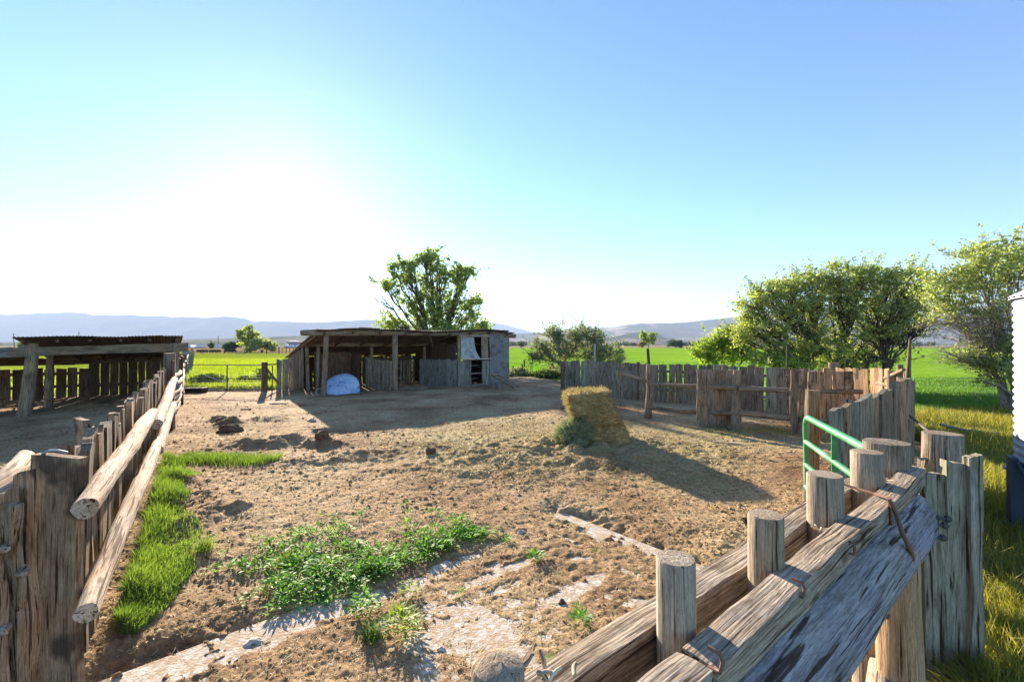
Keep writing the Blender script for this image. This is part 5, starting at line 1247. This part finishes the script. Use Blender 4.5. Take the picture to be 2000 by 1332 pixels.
V = np.stack([V[..., 0] * c - V[..., 1] * s2, V[..., 0] * s2 + V[..., 1] * c, V[..., 2]], -1) + np.stack([x, y, z], -1)[:, None]
o = np_mesh('dirt_clods', V.reshape(-1, 3), (of[None] + np.arange(n)[:, None, None] * 6).reshape(-1, 3), M_dirt); props(o, 'small clods of dry dirt and dung scattered over the corral', 'clods', None, 'stuff')
def hayd(x, y): return np.clip(1.15 - ((x - 1.2) / 4.4) ** 2 - ((y - 8.8) / 3.4) ** 2 + .9 * vn(x * 1.1, y * 1.1, 70), .22, 1)
x, y, z = scatter(190000, hayd, ymax=14.5)
n = len(x); P0 = np.stack([x, y, z + .006], -1); d = NR.normal(size=(n, 3)); d[:, 2] *= .22; d /= np.linalg.norm(d, axis=1)[:, None]
s = np.cross(d, np.array([0, 0, 1.0]) + NR.normal(size=(n, 3)) * .35); s /= np.linalg.norm(s, axis=1)[:, None]
L = (.022 + .05 * NR.random(n) ** 2)[:, None] * np.clip(y / 4, .8, 1.7)[:, None]; s = s * (.0016 * np.clip(y / 2.6, .8, 3.2))[:, None]
V = np.stack([P0 - d * L / 2 - s, P0 - d * L / 2 + s, P0 + d * L / 2 + s, P0 + d * L / 2 - s], 1)
o = np_mesh('straw_litter', V.reshape(-1, 3), np.arange(n * 4).reshape(n, 4), L_straw, tint=np.repeat(NR.uniform(0, 1, n), 4)); props(o, 'dry straw and trampled hay strewn over the dirt', 'straw', None, 'stuff')

def rock(name, label, cat, px, py, sx, sy, sz, mat, ang=0.0, group=None, seed=0, sink=.25):
    x, y = gp(px, py); z = hz(x, y); V = []; Fq = []; na, nt = 22, 12
    for i in range(nt + 1):
        ph = i / nt * math.pi
        for j in range(na):
            a = j / na * 6.28318; dx_, dy_, dz_ = math.sin(ph) * math.cos(a), math.sin(ph) * math.sin(a), math.cos(ph)
            k = 1 + .55 * fbm(np.array([dx_ * 1.6 + seed]), np.array([dy_ * 1.6 + dz_ * 1.3]), 80 + seed, 4)[0]
            u, v, w = dx_ * sx * k, dy_ * sy * k, dz_ * sz * k
            V.append((x + u * math.cos(ang) - v * math.sin(ang), y + u * math.sin(ang) + v * math.cos(ang), z + w + sz * (1 - 2 * sink) * .6))
    for i in range(nt):
        for j in range(na): Fq.append((i * na + j, i * na + (j + 1) % na, (i + 1) * na + (j + 1) % na, (i + 1) * na + j))
    o = np_mesh(name, V, Fq, mat, smooth=True); return props(o, label, cat, group)
mstone, n, l, b = newmat('pale_stone', .9); g = N(n, 'ShaderNodeTexCoord').outputs['Object']; l.new(ramp(n, l, noise(n, l, g, 30, 5, .7), [(.35, (.36, .30, .24)), (.65, (.60, .55, .48))]), b.inputs['Base Color']); bump(n, l, noise(n, l, g, 60, 4), b, .6, .01)
mdung, n, l, b = newmat('dark_dung', .95); g = N(n, 'ShaderNodeTexCoord').outputs['Object']; l.new(ramp(n, l, noise(n, l, g, 18, 5, .7), [(.35, (.09, .055, .035)), (.65, (.22, .145, .09))]), b.inputs['Base Color']); bump(n, l, noise(n, l, g, 30, 4), b, .8, .02)
rock('stone', 'grey pointed stone at the broken left edge of the concrete slab', 'stone', 497, 1256, .075, .05, .045, mstone, .3, seed=2)
rock('stone', 'flat brown stone in front of the grass strip by the fence', 'stone', 345, 1104, .075, .04, .022, mdung, .1, seed=3)
rock('stone', 'small pale stone lying on the bare slab near the lower edge', 'stone', 862, 1272, .025, .02, .018, mstone, 0, seed=4)
rock('stone', 'pale stone chunk on the far corner of the weed patch', 'stone', 1018, 1047, .05, .03, .028, mstone, .5, seed=5)
rock('stone', 'rounded brown stone in the open dirt left of the bale', 'stone', 842, 902, .10, .07, .06, mdung, .2, seed=6)
rock('stone', 'small red brown stone beside the single weed on the slab', 'stone', 1096, 1180, .028, .022, .03, mdung, .2, seed=7)
rock('dung_pile', 'largest dark dung heap on the open dirt at the left', 'dung heap', 452, 845, .26, .17, .12, mdung, .4, seed=8)
rock('dung_pile', 'smaller dark dung heap just behind the largest one', 'dung heap', 438, 829, .20, .12, .08, mdung, -.1, seed=9)
rock('dirt_lump', 'dark lump of turned earth at the right end of the long ridge', 'clod', 629, 876, .11, .09, .10, mdung, 0, seed=10)
rock('dirt_lump', 'clod of trampled hay lying in front of the shed shadow edge', 'clod', 610, 826, .10, .05, .05, mstone, 0, seed=11)
rock('dirt_lump', 'dark lump by the far right of the shed shadow', 'clod', 1105, 803, .14, .08, .06, mdung, 0, seed=12)
lying('loose_board', 'flat pale dung spattered board lying in the weeds', 'board', 709, 1078, .27, .045, .018, 2.25, M_palewood, t=1.0, tiltz=-.10, z=.07)
lying('loose_board', 'pale board lying on the straw before the pole rails', 'board', 1418, 871, .46, .085, .04, -.62, M_palewood, t=.95)
lying('wood_splinter', 'narrow weathered stick lying on the dirt near the bottom edge', 'stick', 1032, 1280, .22, .025, .02, 1.15, M_shadewood, t=.7)
# dark branchy debris
x, y = gp(1462, 1030); q = MB()
for k in range(14): 
    s0 = Vector((x + R.uniform(-.05, .05), y + R.uniform(-.03, .03), hz(x, y) + .01)); q.tube(curve(s0, s0 + Vector((R.uniform(-.08, .08), R.uniform(-.06, .06), R.uniform(0, .06))), .4, 4), R.uniform(.004, .012), 5, .3)
o = q.build('twig_debris', M_trunk); props(o, 'small dark heap of twisted bark scraps by the uprights', 'debris')

# ------------------------------------------------------------------ grass and weeds
def grass_obj(name, pts, h, w, mat, label, lean=.4, cat='grass', zoff=None):
    pts = np.asarray(pts); z = hgt(pts[:, 0], pts[:, 1]) if zoff is None else np.full(len(pts), zoff)
    V, Fc, t = blades(np.stack([pts[:, 0], pts[:, 1], z - .01], -1), h, w, lean)
    return props(np_mesh(name, V, Fc, mat, tint=t), label, cat, None, 'stuff')
# strip along the left fence
n = 15000; Yk = np.exp(NR.uniform(math.log(2.95), math.log(7.4), n)); bx0 = -.675 - .692 * Yk + .18
wd_ = np.interp(Yk, [2.9, 3.2, 3.8, 4.6, 5.6, 6.6, 7.4], [.08, .22, .52, .55, .42, .48, .30]) * (1 + .6 * vn(Yk * 2.2, Yk * 0, 90))
u_ = NR.uniform(0, 1, n) ** 1.2; xx = bx0 + u_ * wd_
hh_ = (.14 + .16 * vn(xx * 3.5, Yk * 3.5, 91)) * (1 - .55 * u_)
kp = NR.uniform(0, 1, n) < np.clip(1.0 - .3 * u_ + 1.5 * vn(xx * 2.8, Yk * 2.8, 92), .35, 1); xx, Yk, hh_ = xx[kp], Yk[kp], hh_[kp] 
e1 = np.stack([xx, Yk], -1)
n2 = 4200; xs2 = NR.uniform(0, 1, n2); e2 = np.stack([xw(330, 7.1) + 1.65 * xs2, 7.35 + NR.normal(size=n2) * .15 - .25 * xs2], -1); h2_ = np.full(n2, .12)
pts = np.concatenate([e1, e2]); V, Fc, t = blades(np.stack([pts[:, 0], pts[:, 1], hgt(pts[:, 0], pts[:, 1]) - .01], -1), np.concatenate([hh_, h2_]) * 1.15, .0075, .55)
props(np_mesh('grass', V, Fc, L_grass, tint=t), 'lush green grass growing in a strip along the log rail fence', 'grass', None, 'stuff')
# weed patch of broad leaves
POLY = [gp(*p) for p in ((540, 1205), (600, 1196), (660, 1180), (760, 1140), (860, 1100), (950, 1062), (945, 1050), (880, 1060), (800, 1080), (730, 1090), (690, 1070), (640, 1050), (600, 1040), (560, 1070), (540, 1110), (530, 1150))]
def weedplant(cx, cy, r, hgt_, n, rg):
    a = rg.uniform(0, 6.283, n); q_ = rg.uniform(0, 1, n) ** .6; zz = rg.uniform(.1, 1, n)
    b = np.stack([cx + np.cos(a) * q_ * r * .75, cy + np.sin(a) * q_ * r * .75, zz * hgt_ * (1 - .5 * q_)], -1)
    d = np.stack([np.cos(a) + rg.normal(size=n) * .3, np.sin(a) + rg.normal(size=n) * .3, rg.uniform(.1, 1.1, n)], -1); d /= np.linalg.norm(d, axis=1)[:, None]
    s = np.cross(d, [0, 0, 1.0]); s /= np.linalg.norm(s, axis=1)[:, None] + 1e-6
    L = rg.uniform(.5, 1.1, n)[:, None] * r * .72; w = L * .19
    up = np.cross(s, d)
    return b, np.stack([b, b + d * L * .45 + s * w + up * L * .03, b + d * L - up * L * .12, b + d * L * .45 - s * w + up * L * .03], 1)
def weeds(name, spots, mat, label=None, parent=None, kind='stuff', off=None, cat='weeds'):
    Vs = []
    for (cx, cy, r, h_, n) in spots:
        b, v = weedplant(cx, cy, r, h_, n, NR); v[..., 2] += hz(cx, cy); Vs.append(v.reshape(-1, 3))
    V = np.concatenate(Vs); k = len(V) // 4; o = np_mesh(name, V, np.arange(k * 4).reshape(k, 4), mat, parent, tint=np.repeat(NR.uniform(0, 1, k), 4), off=off)
    return props(o, label, cat if label else None, None, kind) if (label or kind) else o
sp = []
xs = [p[0] for p in POLY]; ys = [p[1] for p in POLY]
cx = NR.uniform(min(xs), max(xs), 900); cy = NR.uniform(min(ys), max(ys), 900)
dd = inside_d(cx, cy, POLY)
# dense leading band along the slab edge, sparse behind
A1 = np.array(gp(560, 1195)); A2 = np.array(gp(955, 1058)); ab = A2 - A1; L_ = np.linalg.norm(ab); ab /= L_; nn2 = np.array([-ab[1], ab[0]])
for i in range(150):
    s_ = NR.uniform(0, 1); o_ = abs(NR.normal()) * .20 + .02; p = A1 + ab * s_ * L_ + nn2 * (o_ + .04 * math.sin(s_ * 9))
    sp.append((p[0], p[1], NR.uniform(.04, .09), NR.uniform(.03, .12), 22))
for a, b_, d_ in zip(cx, cy, dd):
    if d_ > 0 and vn(np.array([a * 3.2]), np.array([b_ * 3.2]), 95)[0] > .02: NR.random() < .4 and sp.append((a, b_, NR.uniform(.05, .09), NR.uniform(.04, .09), 16))
for (pa, pb, cnt, sx_, sy_) in ((500, 1080, 4, .15, .08), (760, 1020, 4, .35, .12), (860, 1030, 5, .3, .10), (560, 1170, 12, .16, .12), (575, 1100, 22, .18, .12), (500, 1118, 10, .12, .05), (455, 1115, 7, .09, .05), (640, 1052, 10, .12, .08), (745, 1085, 9, .12, .05), (820, 1052, 8, .2, .05), (940, 1048, 8, .12, .04), (600, 1058, 8, .14, .06), (680, 1110, 8, .14, .06), (895, 1050, 10, .18, .04)):
    x0, y0 = gp(pa, pb)
    for _ in range(cnt): sp.append((x0 + NR.normal() * sx_, y0 + NR.normal() * sy_, NR.uniform(.05, .095), NR.uniform(.04, .10), 18))

weeds('weed_patch', sp, L_weed, 'spreading patch of bright green broadleaf weeds in the foreground dirt')
WL = [(710, 1200, .075, .12, 110, 'dark leafy weed clump at the lower edge of the weed patch'), (785, 1240, .085, .12, 120, 'upright leafy weed casting a long shadow near the bottom edge'),
      (800, 1165, .06, .09, 60, 'leafy weed clump right of the weed patch beside bare concrete'), (1132, 1222, .05, .06, 70, 'lone low weed tuft on the slab near the near beam'),
      (1128, 1200, .03, .05, 30, 'small weed tuft just above the lone low tuft on the slab'), (1046, 1098, .06, .05, 60, 'rounded green weed tuft at the middle of the slab'),
      (985, 1062, .05, .05, 40, 'small weed tuft at the right tip of the weed patch'), (1163, 1082, .035, .02, 18, 'flat tiny weed near the top corner of the slab'),
      (899, 1165, .035, .03, 22, 'tiny weed in the middle of the dirty slab'), (1077, 1302, .03, .04, 30, 'tiny bright weed at the bottom near the near beam'),
      (850, 1015, .06, .04, 30, 'small weed tuft in the open dirt above the weed patch'), (905, 1030, .045, .03, 18, 'small sparse weed right above the weed patch'),
      (452, 1250, .025, .02, 12, 'little flat weed at the corner of the bare concrete'), (795, 1000, .05, .03, 14, 'faint little weed farthest up the open dirt'), (710, 1012, .05, .025, 12, 'faint weed in the dirt left of the farthest one')]
for (pa, pb, r, h_, n, lab) in WL:
    x, y = gp(pa, pb); r *= 1.35; h_ *= 1.6; o = weeds('weed', [(x, y, r, h_, n), (x + r * .6, y + r * .2, r * .7, h_ * .7, n // 2)], L_weed if pa not in (785, 800) else L_bright, None, None, None)
    props(o, lab, 'weed', 'single weeds on the dirt')
GT = [(400, 1088, .10, 150, .16, 'grass tuft standing alone in the dirt right of the fence strip'), (560, 1110, .10, 150, .10, 'low grass tuft at the left end of the weed patch'), (727, 1252, .07, 110, .13, 'spiky yellow green grass tuft between two leafy weeds'), (735, 1120, .10, 160, .10, 'grass tuft inside the middle of the weed patch')]
for (pa, pb, r, n, h_, lab) in GT:
    x, y = gp(pa, pb); pts = np.stack([x + NR.normal(size=n) * r * .4, y + NR.normal(size=n) * r * .35], -1)
    V, Fc, t = blades(np.stack([pts[:, 0], pts[:, 1], hgt(pts[:, 0], pts[:, 1])], -1), h_, .006, .9); props(np_mesh('grass_tuft', V, Fc, L_grass, tint=t), lab, 'grass tuft', 'grass tufts on the dirt')
# sparse grass inside the round pen
x0, y0 = gp(1500, 845); pts = np.stack([x0 + NR.normal(size=1600) * .9, y0 + NR.normal(size=1600) * .45], -1); grass_obj('pen_grass', pts, .07, .010, L_gold, 'thin short grass inside the pole pen', .6)
# tall pasture behind the wire gate
n = 52000; Yk = 18.9 + 40 * NR.random(n) ** 1.8; kk = NR.uniform((330 - 1000) / F, (640 - 1000) / F, n); xx = kk * Yk
ok = (xx < np.interp(Yk, [18.9, 20.7, 24.5, 60], [-9.9, -9.6, -6.0, -6.0])); xx, Yk = xx[ok], Yk[ok]
ok = NR.uniform(0, 1, len(xx)) < np.clip(.75 + vn(xx * .5, Yk * .5, 97) * 1.2, 0, 1); xx, Yk = xx[ok], Yk[ok]
grass_obj('pasture_grass', np.stack([xx, Yk], -1), .40, .035, L_tall, 'tall seeding yellow green grass beyond the wire gate', .5, 'grass', -.05)
n = 9000; xx = NR.uniform(-36, -15, n); Yk = NR.uniform(15, 34, n); ok = (Yk > 19.4 + (-14.2 - xx) * -.78) & (Yk > 16.5); grass_obj('pasture_grass', np.stack([xx[ok], Yk[ok]], -1), .35, .05, L_tall, 'yellow green pasture glimpsed behind the low shed', .5, 'grass', -.05)
# dark low brush along the gate foot
sp = []
def brush(name, label, px, py, wpx, hpx, n, mat, leaf_, cat='bush', z0=0):
    x, y = gp(px, py); s = y / F; rg = NR; C = np.stack([x + rg.normal(size=n) * wpx * s * .27, y + .3 + rg.normal(size=n) * wpx * s * .22, np.abs(rg.normal(size=n)) * hpx * s * .5], -1)
    C[:, 2] = np.minimum(C[:, 2], hpx * s * 1.05) * (1 - .35 * np.clip(np.abs(C[:, 0] - x) / (wpx * s * .5), 0, 1)); V, Fc = leaves(C, leaf_)
    return props(np_mesh(name, V, Fc, mat, tint=np.repeat(rg.uniform(0, 1, n), 4)), label, cat)
brush('low_bush', 'dark low bush behind the left half of the wire gate', 396, 757, 62, 24, 4500, L_dark, .07)
brush('low_bush', 'small dark bush behind the right half of the wire gate', 470, 752, 34, 16, 2000, L_dark, .06)
brush('low_bush', 'leafy yellow green weed clump left of the corner post', 505, 750, 36, 30, 1800, L_bright, .08)
brush('low_bush', 'pale scrub beside the right end of the shed', 1012, 735, 44, 18, 3000, L_olive, .06)
brush('low_bush', 'low tangled scrub at the foot of the wide grey green bush', 1068, 737, 60, 14, 3000, L_dark, .06)
# field edge grass behind the board fence and right of the shed
n = 26000; Yk = 27.3 + 22 * NR.random(n) ** 1.6; xx = NR.uniform(-.5, 1, n) * 0 + NR.uniform(-.12, .75, n) * Yk; grass_obj('field_edge_grass', np.stack([xx, Yk], -1), .22, .035, fieldg := leafmat('crop_blades', (.06, .13, .010), (.13, .24, .02), (1.4, 1.6, .4), .5, .6), 'green crop blades along the near edge of the field', .5, 'grass', -.05)
# rough grass right of the pen and the chute
def right_d(x, y): return -inside_d(x, y, CORRAL)
n = 90000; Yk = 1.9 + 24 * NR.random(n) ** 1.7; kk = NR.uniform(.80, 1.22, n); xx = kk * Yk
dd = right_d(xx, Yk); ok = (dd > .12); xx, Yk = xx[ok], Yk[ok]
far_ = Yk > 13 + 1.5 * vn(xx, Yk, 98)
hh3 = np.where(far_, .26, .30 + .22 * vn(xx * .8, Yk * .8, 99)) * np.interp(Yk, [1.9, 3.5, 8, 14, 26], [1.0, 1.0, 1.15, 1.0, .9])
P3 = np.stack([xx, Yk, np.full(len(xx), -.06)], -1)
gmask = (~far_)
V, Fc, t = blades(P3[gmask], hh3[gmask], .014, .8); props(np_mesh('rough_grass', V, Fc, L_gold, tint=t), 'tall rank gold green grass outside the fences at the right', 'grass', None, 'stuff')
V, Fc, t = blades(P3[~gmask], hh3[~gmask], .03, .6); props(np_mesh('rough_grass', V, Fc, fieldg, tint=t), 'green grass under and beyond the right hand trees', 'grass', None, 'stuff')
# leaning dead limb and ground logs at right
o = rail(None, 'leaning_stick', [(xw(1776, 5.6), 5.6, zw(812, 5.6)), (xw(1812, 3.6), 3.6, zw(842, 3.6))], .013, M_trunk, n=6); props(o, 'thin dark rod sloping down from the grey boards to the round stump post', 'rod')
o = rail(None, 'fallen_limb', [(xw(1835, 9.5), 9.5, .25), (xw(1880, 9.4), 9.4, .14), (xw(1960, 9.2), 9.2, .10)], [.03, .04, .03], M_twig, n=8, rough=.2); props(o, 'pale dead limb lying in the grass under the twiggy tree', 'branch')

# ------------------------------------------------------------------ posts, poles, sheep, far buildings
def ppost(name, label, cat, px, pb, pt, r, mat, Y=None, dx=0, group=None):
    Y = Y or EYE * F / (pb - HOR); o = rail(None, name, [(xw(px + dx, Y), Y, -.1), (xw(px, Y), Y, zw(pt, Y))], r, mat, n=7); return props(o, label, cat, group)
ppost('thin_post', 'thin straight grey pipe standing behind the left part of the board fence', 'post', 1162, 0, 672, .035, M_steel, 17.5, dx=-2)
ppost('leaning_stake', 'dark burnt stake leaning left above the board fence beside the first log post', 'stake', 1265, 0, 681, .05, M_trunk, 16.0, dx=8)
ppost('thin_post', 'thin dark post behind the board fence left of the broad tree', 'post', 1538, 0, 676, .03, M_trunk, 14.0)
wf1 = thing('field_fence', 'short weathered wire fence at the field edge right of the shed', 'fence', (xw(1012, 28), 28, 0))
for (px, pb, pt) in ((1003, 735, 715), (1025, 737, 703), (1021, 735, 711)):
    Yk = 27.8; rail(wf1, 'post', [(xw(px, Yk), Yk, -.1), (xw(px - 1, Yk), Yk, zw(pt, Yk))], .045, M_trunk)
for z in (.4, .8, 1.1): rail(wf1, 'wire', [(xw(990, 27.8), 27.8, z), (xw(1030, 27.8), 27.8, z)], .006, M_darksteel, n=4, rough=0, sub=1)
wf2 = thing('pasture_fence', 'distant wire fence with thin posts at the end of the pasture', 'fence', (xw(480, 100), 100, 0))
for i, px in enumerate((350, 395, 438, 478, 521, 545, 551, 559, 566, 573, 578, 582, 590, 598, 606)):
    Yk = 101; rail(wf2, 'post', [(xw(px, Yk), Yk, -.1), (xw(px, Yk), Yk, 1.0 if i < 5 else 1.35)], .12 if i in (4, 5) else .07, M_trunk)
for z in (.5, 1.0): rail(wf2, 'wire', [(xw(330, 101), 101, z), (xw(612, 101), 101, z)], .015, M_darksteel, n=4, rough=0, sub=1)
rail(wf2, 'brace', [(xw(463, 100.8), 100.8, .0), (xw(477, 100.8), 100.8, .9)], .09, M_palewood); rail(wf2, 'brace', [(xw(532, 100.8), 100.8, .0), (xw(545, 100.8), 100.8, 1.0)], .09, M_palewood)
for (px, pt, lab, Yk) in ((26, 651, 'leftmost utility pole, leaning slightly above the low shed roof', 300), (154, 648, 'utility pole rising behind the middle of the low shed roof', 300), (426, 656, 'utility pole beside the small dark bush in the pasture', 320), (600, 657, 'utility pole just left of the open shed roof', 380)):
    up = thing('utility_pole', lab, 'utility pole', (xw(px, Yk), Yk, 0), 0, 'utility poles across the valley')
    rail(up, 'pole', [(xw(px + (2 if px == 26 else 0), Yk), Yk, -.2), (xw(px, Yk), Yk, zw(pt, Yk))], [.26, .16], M_trunk, n=7)
    q = MB(); q.box((xw(px, Yk), Yk, zw(pt, Yk) - .7), (1.6, .15, .15)); q.build('crossarm', M_trunk, up)
def hut(px, w, pb, pt, label, Yk, gable=True):
    r = thing('farm_building', label, 'barn', (xw(px, Yk), Yk, 0), 0, 'white roofed farm buildings in the valley'); s = Yk / F; W_ = w * s / 2; Hh = (pb - pt) * s; x = xw(px, Yk); z0 = zw(pb, Yk); D = W_ * 1.6
    ev = z0 + Hh * .25; q = MB(); q.box((x, Yk + D, (ev) / 2 - .1), (W_ * 1.7, D * 2 * .95, ev + .2)); q.build('wall', M_tin, r)
    q = MB(); tp = z0 + Hh; V = [(x - W_, Yk, ev), (x + W_, Yk, ev), (x + W_, Yk + 2 * D, ev), (x - W_, Yk + 2 * D, ev), (x - W_ * .12, Yk + D * .6, tp), (x + W_ * .12, Yk + D * .6, tp), (x + W_ * .12, Yk + 1.4 * D, tp), (x - W_ * .12, Yk + 1.4 * D, tp)]
    q.add(V, [(0, 1, 5, 4), (1, 2, 6, 5), (2, 3, 7, 6), (3, 0, 4, 7), (4, 5, 6, 7), (3, 2, 1, 0)]); q.build('roof', M_whiteroof, r)
M_whiteroof = leafmat('translucent_white_roofing', (.85, .85, .85), (.85, .85, .85), (1.0, 1.0, 1.0), .5, 1)  # translucency added so the shaded roof slopes glow white against the sun
for (px, w, pb, pt, lab) in ((362, 22, 680, 673.5, 'wide white roofed barn farthest left beside the log fence end'), (384, 14, 680, 674, 'small white roofed barn between the two wider ones at the left'), (417, 17, 681, 673.5, 'white roofed barn left of the utility pole and dark bush'),
    (538, 8, 679, 675, 'tiny white roof just right of the rounded bush'), (557, 8, 679, 671, 'tallest pointed white roof right of the rounded bush'), (566, 10, 679, 673.5, 'white roof touching the tallest pointed one'), (579, 10, 679, 673, 'white roof in the middle of the right hand row'), (604, 14, 679, 673.5, 'white roof beside the open shed eave')):
    hut(px, w, pb, pt, lab, 300)
hut(567, 18, 668, 665, 'long white building higher on the rise behind the pointed roofs', 700)
hut(592, 18, 676, 672, 'long low white building behind the right hand row of roofs', 500)
M_wool, n, l, b = newmat('dark_wool', .95); b.inputs['Base Color'].default_value = (.035, .03, .03, 1)
def sheep(px, rz, label):
    Yk = 112; x = xw(px, Yk); s0 = thing('sheep', label, 'sheep', (x, Yk, 0), rz, 'sheep grazing in the pasture')
    V = []; Fq = []; prof = [(-.62, .02, .45), (-.58, .17, .50), (-.4, .25, .50), (-.1, .29, .48), (.2, .27, .50), (.42, .21, .53), (.55, .13, .52), (.68, .10, .40), (.78, .085, .26), (.86, .05, .18), (.89, .01, .16)]
    for (a, r, z) in prof:
        for j in range(10): t = j / 10 * 6.283; V.append((a, r * .8 * math.cos(t), z + r * math.sin(t)))
    for i in range(len(prof) - 1):
        for j in range(10): Fq.append((i * 10 + j, i * 10 + (j + 1) % 10, i * 10 + 10 + (j + 1) % 10, i * 10 + 10 + j))
    for (lx, ly) in ((-.42, .12), (-.42, -.12), (.34, .12), (.34, -.12)):
        b0 = len(V)
        for (dz, r, ox) in ((.42, .07, 0), (.22, .045, -.03 if lx < 0 else .01), (-.02, .035, 0)):
            for j in range(6): t = j / 6 * 6.283; V.append((lx + ox + r * math.cos(t), ly + r * math.sin(t), dz))
        for i in range(2):
            for j in range(6): 
                a_, b_ = b0 + i * 6 + j, b0 + i * 6 + (j + 1) % 6; Fq.append((a_, b_, b_ + 6, a_ + 6))
    np_mesh('body', V, Fq, M_wool, s0, smooth=True)
    q = MB(); q.add([(.66, .07, .42), (.70, .17, .40), (.62, .09, .36), (.66, -.07, .42), (.70, -.17, .40), (.62, -.09, .36)], [(0, 1, 2), (3, 4, 5)]); q.build('ears', M_wool, s0, True)
for i, (px, rz, lab) in enumerate(((388.5, 3.1, 'leftmost of all the dark sheep, grazing facing left'), (395, 0.2, 'second dark sheep from the left'), (402, 3.3, 'third dark sheep from the left, ending the left cluster'), (412.5, 1.4, 'dark sheep seen end on between the left clusters'), (419, 0.1, 'dark sheep in the middle of the middle cluster'), (427, 3.0, 'dark sheep at the right of the middle cluster'), (443.5, .2, 'dark sheep at the left of the right cluster'), (450, 3.2, 'dark sheep in the middle of the right cluster'), (457, .1, 'rightmost of all the dark sheep'))):
    sheep(px, rz, lab)

# ------------------------------------------------------------------ air
if True:
    m = bpy.data.materials.new('valley_air'); m.use_nodes = True; n = m.node_tree.nodes; l = m.node_tree.links; n.clear()
    out = n.new('ShaderNodeOutputMaterial'); v = n.new('ShaderNodeVolumePrincipled')
    v.inputs['Color'].default_value = (.60, .74, 1.0, 1); v.inputs['Density'].default_value = HAZE; v.inputs['Anisotropy'].default_value = .05
    l.new(v.outputs[0], out.inputs['Volume'])
    q = MB(); x0, x1, y0, y1, z0, z1 = -18000, 18000, -70, 24000, -2, 790
    q.add([(x0, y0, z0), (x1, y0, z0), (x1, y1, z0), (x0, y1, z0), (x0, y0, z1), (x1, y0, z1), (x1, y1, z1), (x0, y1, z1)], [(0, 3, 2, 1), (4, 5, 6, 7), (0, 1, 5, 4), (1, 2, 6, 5), (2, 3, 7, 6), (3, 0, 4, 7)])
    o = q.build('haze', m); props(o, 'thin bluish haze filling the valley', None, None, 'stuff')
